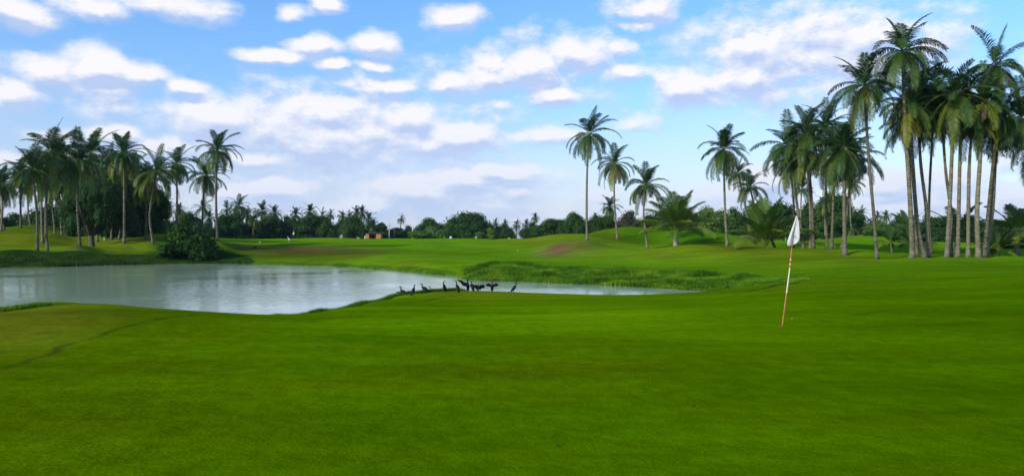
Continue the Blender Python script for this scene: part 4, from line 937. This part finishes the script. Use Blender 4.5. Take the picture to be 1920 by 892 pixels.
# ------------------------------------------------------------------ birds
bird_m = principled('black_plumage', (.010,.010,.008), .6, .15, var=.5, scale=18)
bird_b = principled('brown_plumage', (.075,.06,.045), .7, .2, var=.4, scale=25)
beak_m = principled('beak', (.12,.10,.06), .5)
def cormorant(px, py, face, hpx, label, pitch=50, neck=0, headturn=0, wings=None, pale=False, dback=None, neckdown=False, tilt=0):
    """face: heading in degrees, 0 = towards +x (right), 90 = away from the camera"""
    b = hit(px, py) if dback is None else at(px, dback)
    if dback is None and b.y > float(cr(px))+.25: b = at(px, float(cr(px))+.1)
    s = hpx*b.y/F/.60; mb = MB(); p = R(pitch); A = Vector((math.cos(p), 0, math.sin(p)))
    c = Vector((0, 0, .27)); up = Vector((-math.sin(p), 0, math.cos(p)))
    nb = c + A*.17
    body = [(c-A*.36-Vector((0,0,.015)), (.030,.008)), (c-A*.25, (.038,.014)), (c-A*.19, (.05,.03)), (c-A*.12, (.068,.055)), (c-A*.03, (.083,.078)), (c+A*.06, (.080,.078)), (c+A*.12, (.062,.062)), (nb+up*.0, (.040,.042))]
    if neckdown: npts = [(nb+A*.05+Vector((.03,0,.0)), .027), (nb+Vector((.11,0,.0)), .022), (nb+Vector((.13,0,-.07)), .021)]
    else: npts = [(nb+Vector((.03+neck*.3,0,.045)), .036), (nb+Vector((.02+neck*.6,0,.10)), .030), (nb+Vector((.015+neck,0,.155)), .027)]
    hp = npts[-1][0]; ht = R(headturn); hd = Vector((math.cos(ht), math.sin(ht), 0)) if not neckdown else Vector((-.3, .2, -.8)).normalized()
    hd2 = Vector((hd.x, hd.y, hd.z+.08))
    head = [(hp+hd*.012+Vector((0,0,.03)), .031), (hp+hd*.04+Vector((0,0,.042)), .031), (hp+hd*.07+Vector((0,0,.040)), .022), (hp+hd*.095+Vector((0,0,.038)), .013), (hp+hd2*.145+Vector((0,0,.030)), .009), (hp+hd2*.165+Vector((0,0,.02)), .002)]
    body = [(q, (r[0]*1.2, r[1]*1.35) if isinstance(r, tuple) else r*1.2) for q, r in body]
    allp = body + npts + head
    mb.tube([q[0] for q in allp], [q[1] for q in allp], 12)
    nq = len(mb.F)
    if pale:     # paler breast and belly of a young bird: faces on the front side
        for i, f_ in enumerate(mb.F[:nq]):
            cc = sum((Vector(mb.V[k]) for k in f_), Vector())/len(f_)
            if (cc-c).dot(up) < -.01 and cc.z < .55: mb.M[i] = 1
    # tail fan
    tt = c-A*.22; te = c-A*.44
    mb.add([tuple(tt+Vector((0,.03,.008))), tuple(te+Vector((0,.055,.01))), tuple(te-A*.02), tuple(te+Vector((0,-.055,.01))), tuple(tt+Vector((0,-.03,.008))), tuple(tt+Vector((0,.03,-.01))), tuple(te+Vector((0,.055,0))), tuple(te-A*.02-Vector((0,0,.01))), tuple(te+Vector((0,-.055,0))), tuple(tt+Vector((0,-.03,-.01)))],
           [(0,1,2,3,4),(9,8,7,6,5),(0,5,6,1),(1,6,7,2),(2,7,8,3),(3,8,9,4),(4,9,5,0)])
    # legs and webbed feet
    for sg in (-1, 1):
        h_ = c-A*.10+Vector((.02, sg*.04, -.02))
        mb.tube([h_, Vector((h_.x+.01, sg*.045, .11)), Vector((h_.x, sg*.045, .02))], [.03,.014,.010], 7)
        x0 = h_.x; mb.add([(x0-.02,sg*.045,.02),(x0+.085,sg*.045-.035,.002),(x0+.095,sg*.045,.004),(x0+.085,sg*.045+.035,.002),(x0-.02,sg*.045,-.012)], [(0,1,2),(0,2,3),(4,2,1),(4,3,2),(0,4,1),(0,3,4)])
    # wings
    sh = nb - A*.03
    def slab(P, th=.010, nrm=Vector((1,0,0))):
        n = len(P); P = [Vector(q) for q in P]; V = [tuple(q+nrm*th) for q in P]+[tuple(q-nrm*th) for q in P]
        mb.add(V, [tuple(range(n)), tuple(range(2*n-1, n-1, -1))]+[((i+1) % n, i, i+n, (i+1) % n+n) for i in range(n)])
    for sg in (-1, 1):
        w = (wings or {}).get('R' if sg < 0 else 'L', 'fold')
        root = sh + Vector((0, sg*.05, 0))
        if w == 'fold':
            q = c+Vector((0, sg*.055, 0)); mb.tube([q+A*.13, q+A*.05+up*.01, q-A*.08+up*.02, q-A*.2+up*.025, q-A*.30+up*.02], [(.02,.02),(.033,.055),(.030,.055),(.018,.035),(.004,.008)], 8)
        elif w == 'half':    # wing held out, bent at the wrist, feathers hanging
            e = root+Vector((0, sg*.15, .10)); wr = e+Vector((.01, sg*.06, .01)); tip = wr+Vector((-.02, sg*.19, -.17))
            P = [root+Vector((0,0,.0)), root+Vector((0,sg*.06,.06)), e, wr, wr+Vector((0,sg*.09,-.05)), tip, tip+Vector((0,-sg*.03,-.012)), tip+Vector((0,-sg*.05,.03)), tip+Vector((0,-sg*.085,-.02)), tip+Vector((0,-sg*.10,.03)), wr+Vector((0,-sg*.01,-.20)), wr+Vector((0,-sg*.04,-.16)), e+Vector((0,-sg*.04,-.22)), e+Vector((0,-sg*.07,-.17)), root+Vector((0,sg*.03,-.17))]
            slab(P if sg > 0 else P[::-1]); mb.tube([root, e, wr], [.028,.020,.014], 7)
        elif w == 'wide':    # wing stretched full to the side
            e = root+Vector((0, sg*.13, .05)); wr = e+Vector((0, sg*.17, .12)); tip = wr+Vector((0, sg*.24, .015))
            P = [root, e, wr, wr+Vector((0,sg*.1,.02)), tip, tip+Vector((0,-sg*.03,-.03)), tip+Vector((0,-sg*.05,-.015)), tip+Vector((0,-sg*.09,-.07)), wr+Vector((0,sg*.05,-.12)), wr+Vector((0,0,-.17)), e+Vector((0,sg*.07,-.20)), e+Vector((0,sg*.03,-.17)), root+Vector((0,sg*.05,-.17))]
            slab(P if sg > 0 else P[::-1]); mb.tube([root, e, wr, tip], [.026,.02,.015,.005], 7)
        elif w == 'droop':   # arched and hanging
            e = root+Vector((.0, sg*.10, .06)); wr = e+Vector((0, sg*.09, -.02)); tip = wr+Vector((-.05, sg*.05, -.26))
            P = [root, e, wr, wr+Vector((0,sg*.04,-.08)), tip, tip+Vector((0,-sg*.03,.01)), tip+Vector((0,-sg*.05,.05)), wr+Vector((0,-sg*.05,-.20)), e+Vector((0,-sg*.03,-.21)), root+Vector((0,sg*.02,-.18))]
            slab(P if sg > 0 else P[::-1]); mb.tube([root, e, wr], [.028,.022,.014], 7)
    V = [Vector(v)*s for v in mb.V]
    o = link('cormorant', mesh('cormorant', V, mb.F, [bird_m, bird_b], True, midx=mb.M), None, b); o.rotation_euler = (R(tilt), 0, R(face))
    tag(o, label, 'bird', 'cormorants resting on the pond edge'); return o
cormorant(751, 547, 180, 18, 'leftmost black bird, mostly hidden behind the bank grass', 25, dback=31.9, neckdown=True)
cormorant(757.5, 547, 190, 21, 'black bird behind the bank with only its raised neck clear of the grass', 35, dback=32.2)
cormorant(764, 547, 20, 18, 'crouching black bird at the left end with its wing raised over the bank grass', 22, dback=32.6, neckdown=True, wings={'R': 'droop', 'L': 'fold'})
cormorant(774.5, 554.5, 60, 20, 'nearest black bird at left, standing with its back turned and tail down-left', 58)
cormorant(797, 547.5, 165, 20.5, 'black bird facing left with a long straight neck and tail stretched right', 28)
cormorant(811.5, 541, 170, 16, 'small black bird sitting low on the grass strip, neck upright', 12, dback=35.0)
cormorant(833.5, 547, 235, 19, 'upright black bird turning its bill right, with open turf on both sides', 66, headturn=110)
cormorant(858, 548, 130, 20, 'pale-bellied young bird left of the outstretched wing, tail trailing right', 62, pale=True, headturn=40)
cormorant(877, 545, 265, 21, 'tall black bird stretching one long wing out to the left', 68, wings={'R': 'wide', 'L': 'fold'}, headturn=85)
cormorant(885.5, 546.5, 125, 18.5, 'black bird with speckled back in front of the outstretched wing bird, tail down-right', 55, pale=True)
cormorant(893, 544, 250, 18, 'black bird bending forward with arched half-open wings in the middle of the huddle', 40, wings={'R': 'half', 'L': 'droop'}, neckdown=True)
cormorant(901.5, 544.5, 330, 18, 'hunched black bird at the right end of the huddle with drooping wings', 42, wings={'R': 'droop', 'L': 'droop'}, neckdown=True)
cormorant(922.7, 545.5, 272, 18.5, 'black bird drying both wings held open symmetrically', 74, wings={'R': 'half', 'L': 'half'}, headturn=25)
cormorant(963.5, 547, 18, 18, 'solitary black bird at the right end facing right', 50)
# egret
def egret():
    b = hit(541.5, 455); s = 11.5*b.y/F/.95; mb = MB()
    mb.tube([(-.30,0,.44),(-.18,0,.50),(-.05,0,.56),(.08,0,.62),(.13,0,.68),(.12,0,.76),(.16,0,.84),(.17,0,.90),(.21,0,.925),(.26,0,.92),(.36,0,.90)], [.012,.05,.085,.07,.035,.024,.02,.02,.024,.012,.003], 10)
    for sg in (-.03,.03): mb.tube([(-.02,sg,.52),(-.01,sg,.28),(-.03,sg,.0)], [.02,.01,.01], 6)
    V = [Vector(v)*s for v in mb.V]; o = link('egret', mesh('egret', V, mb.F, white, True), None, b); o.rotation_euler = (0, 0, R(150)); tag(o, 'slim white egret standing on the fairway above the brown slope', 'bird')
    b = hit(487, 457); mb = MB(); mb.tube([(-.12,0,.16),(-.05,0,.20),(.03,0,.22),(.07,0,.27),(.09,0,.33),(.13,0,.34),(.19,0,.33)], [.01,.06,.055,.03,.03,.015,.003], 8)
    for sg in (-.02,.02): mb.tube([(0,sg,.2),(0,sg,0)], [.01,.008], 5)
    o = mb.build('egret', white, None, True, b); tag(o, 'tiny white bird on the grass left of the slim egret', 'bird')
    b = hit(478, 466); mb = MB(); mb.tube([(-.35,0,.12),(-.1,0,.2),(.1,0,.22),(.22,0,.3),(.32,0,.3),(.4,0,.28)], [.02,.1,.09,.05,.04,.005], 8)
    for sg in (-.04,.04): mb.tube([(0,sg,.2),(0,sg,0)], [.015,.012], 5)
    o = mb.build('dark_bird', bird_m, None, True, b); tag(o, 'small dark bird feeding on the brown far slope', 'bird')
egret()

# ------------------------------------------------------------------ flag stick
def flag():
    base = hit(1466.5, 612.5); d = base.y
    k = 1.0
    def q(px, py, dy=0): return Vector(((px-960)/F*(d+dy), d+dy, EYE-(py-446)/F*(d+dy)))-base
    o = empty('golf_flag', base); tag(o, 'leaning red and white golf flag stick with a limp white flag on the green', 'golf flag')
    red = principled('faded_red', (.50,.12,.035), .5, .3, var=.3, scale=20); cream = principled('stick_cream', (.72,.62,.42), .5, .3, var=.2, scale=15); rust = principled('rust_orange', (.42,.17,.05), .6, .3, var=.45, scale=30)
    P = [q(1466.5,612.5), q(1474,556), q(1480.5,505), q(1485,462), q(1492.5,405)]
    mb = MB(); allp = []
    def along(t):
        t *= 4; i = min(3, int(t)); return P[i].lerp(P[i+1], t-i)
    n = 60
    pts_ = [along(i/n) for i in range(n+1)]
    for i in range(n):
        y = 612 - (612-405)*i/n
        mi = 2 if y > 556 else (1 if y > 508 else ([0,1,0][int(y/4) % 3] if y > 485 else 0))
        r = .0125 if 0 else .0118
        mb.tube([pts_[i], pts_[i+1]], [r, r], 10, mi, cap=(i in (0, n-1)))
    mb.build('stick', [red, cream, rust], o, True)
    # cloth: limp triangle-ish sheet with folds, hanging from the upper stick
    V = []; Fc = []; nu, nv = 18, 30
    L_ = [(1493,404),(1489,417),(1484,431),(1479.5,443),(1476.5,452),(1476,458.5),(1478.5,461.5)]
    R_ = [(1494.5,404.5),(1497.5,416),(1498.6,428),(1499.2,438),(1499.8,446),(1498.5,451.5),(1494,455.5)]
    def samp(tab, t):
        t *= len(tab)-1; i = min(len(tab)-2, int(t)); f = t-i; return (tab[i][0]*(1-f)+tab[i+1][0]*f, tab[i][1]*(1-f)+tab[i+1][1]*f)
    for j in range(nv+1):
        t = j/nv; a = samp(L_, t); b = samp(R_, t)
        for i in range(nu+1):
            s = i/nu; x = a[0]*(1-s)+b[0]*s; y = a[1]*(1-s)+b[1]*s + (math.sin(s*math.pi)*1.2*t)
            V.append(tuple(q(x, y, -.035-.045*t*math.sin(s*7.2+t*1.6)-.02*math.sin(s*13-t*3)*t)))
    for j in range(nv):
        for i in range(nu): Fc.append((j*(nu+1)+i, j*(nu+1)+i+1, (j+1)*(nu+1)+i+1, (j+1)*(nu+1)+i))
    cloth = leaf_mat('flag_cloth', [(0, (.80,.80,.76)), (1, (.84,.84,.80))], .8, .35, .1, 0)
    me = mesh('flag_cloth', V, Fc, cloth, True, tint=[.5]*len(Fc)); c = link('flag_cloth', me, o)
    md = c.modifiers.new('thick', 'SOLIDIFY'); md.thickness = .004
    # dark script mark running up the cloth (unreadable in the photo: the same strokes)
    ink = principled('flag_ink', (.04,.04,.045), .8, .1, var=0)
    mb = MB(); sx = lambda u, v: q(1460+u/11.16, 395+v/11.16, -.105)
    for st in ([(322,375),(335,380),(345,372),(350,380)], [(318,395),(330,400),(328,408)], [(300,430),(312,440),(325,437)], [(285,452),(298,462),(315,455)], [(318,470),(330,466)], [(290,488),(300,497),(312,500),(318,488)],
               [(295,505),(305,520),(310,545),(318,562)], [(312,525),(325,515)], [(330,548),(345,545),(352,530),(355,518)], [(308,548),(325,562),(335,555)]):
        mb.tube([sx(*p) for p in st], [.0042]*len(st), 6)
    mb.build('script_mark', ink, c, True)
    # cup
    mb = MB(); n = 20; rr = .054
    V = [(rr*math.cos(6.2832*i/n), rr*math.sin(6.2832*i/n), .006) for i in range(n)]
    mb.add(V, [tuple(range(n))]); mb.add([(x*1.08, y*1.08, z-.002) for x, y, z in V], [tuple(range(n))], 1)
    g = mb.build('golf_hole', [dark, white], None, False, base+Vector((0,0,.004))); tag(g, 'round hole in the green at the foot of the flag stick', 'golf hole')
flag()
# leaves and litter on the green
leafm = principled('dry_leaf', (.09,.055,.025), .8)
for i, (px, py, L, lab) in enumerate(((598,651,.11,'curled brown leaf on the green left of centre'),(1047,838,.05,'bit of dead leaf low in the centre foreground'),(478,606,.06,'dark leaf bit near the pond rim of the green'),(390,618,.05,'dark leaf bit right of the ragged green rim'),(832,633,.05,'dark leaf bit below the birds'),(1300,762,.03,'small brown crumb in the right foreground'),(790,705,.035,'small brown crumb in the middle of the green'))):
    b = hit(px, py); V = [(-L/2,0,.004),(-L*.1,L*.22,.022),(L/2,0,.010),(-L*.1,-L*.22,.018),(0,0,.006)]
    o = link('fallen_leaf', mesh('fallen_leaf', V, [(0,4,1),(1,4,2),(2,4,3),(3,4,0)], leafm), None, b); o.rotation_euler = (0, 0, i*1.3)
    m_ = o.modifiers.new('thick', 'SOLIDIFY'); m_.thickness = .002
    tag(o, lab, 'leaf', 'fallen leaves on the green')
b = hit(1484.5, 599); mb = MB(); mb.tube([(0,0,.0),(0,0,.003),(.002,0,.010),(0,0,.017),(0,0,.02)], [.004,.008,.013,.009,.002], 8)
o = mb.build('pebble', principled('pale_stone', (.5,.5,.42), .8), None, True, b); tag(o, 'tiny pale pebble on the green right behind the hole', 'pebble')
# ------------------------------------------------------------------ haze
hm = bpy.data.materials.new('haze'); hm.use_nodes = True; nt = hm.node_tree; nt.nodes.clear()
pv = nt.nodes.new('ShaderNodeVolumePrincipled'); pv.inputs['Color'].default_value = (.62,.80,1,1); pv.inputs['Density'].default_value = .00009; pv.inputs['Anisotropy'].default_value = .2
nt.links.new(pv.outputs[0], nt.nodes.new('ShaderNodeOutputMaterial').inputs['Volume'])
mb = MB(); mb.box((0, 0, 15), (11000, 11000, 50)); hz = mb.build('haze', hm); tag(hz, 'thin bluish haze in the air over the far trees', 'haze', kind='stuff')
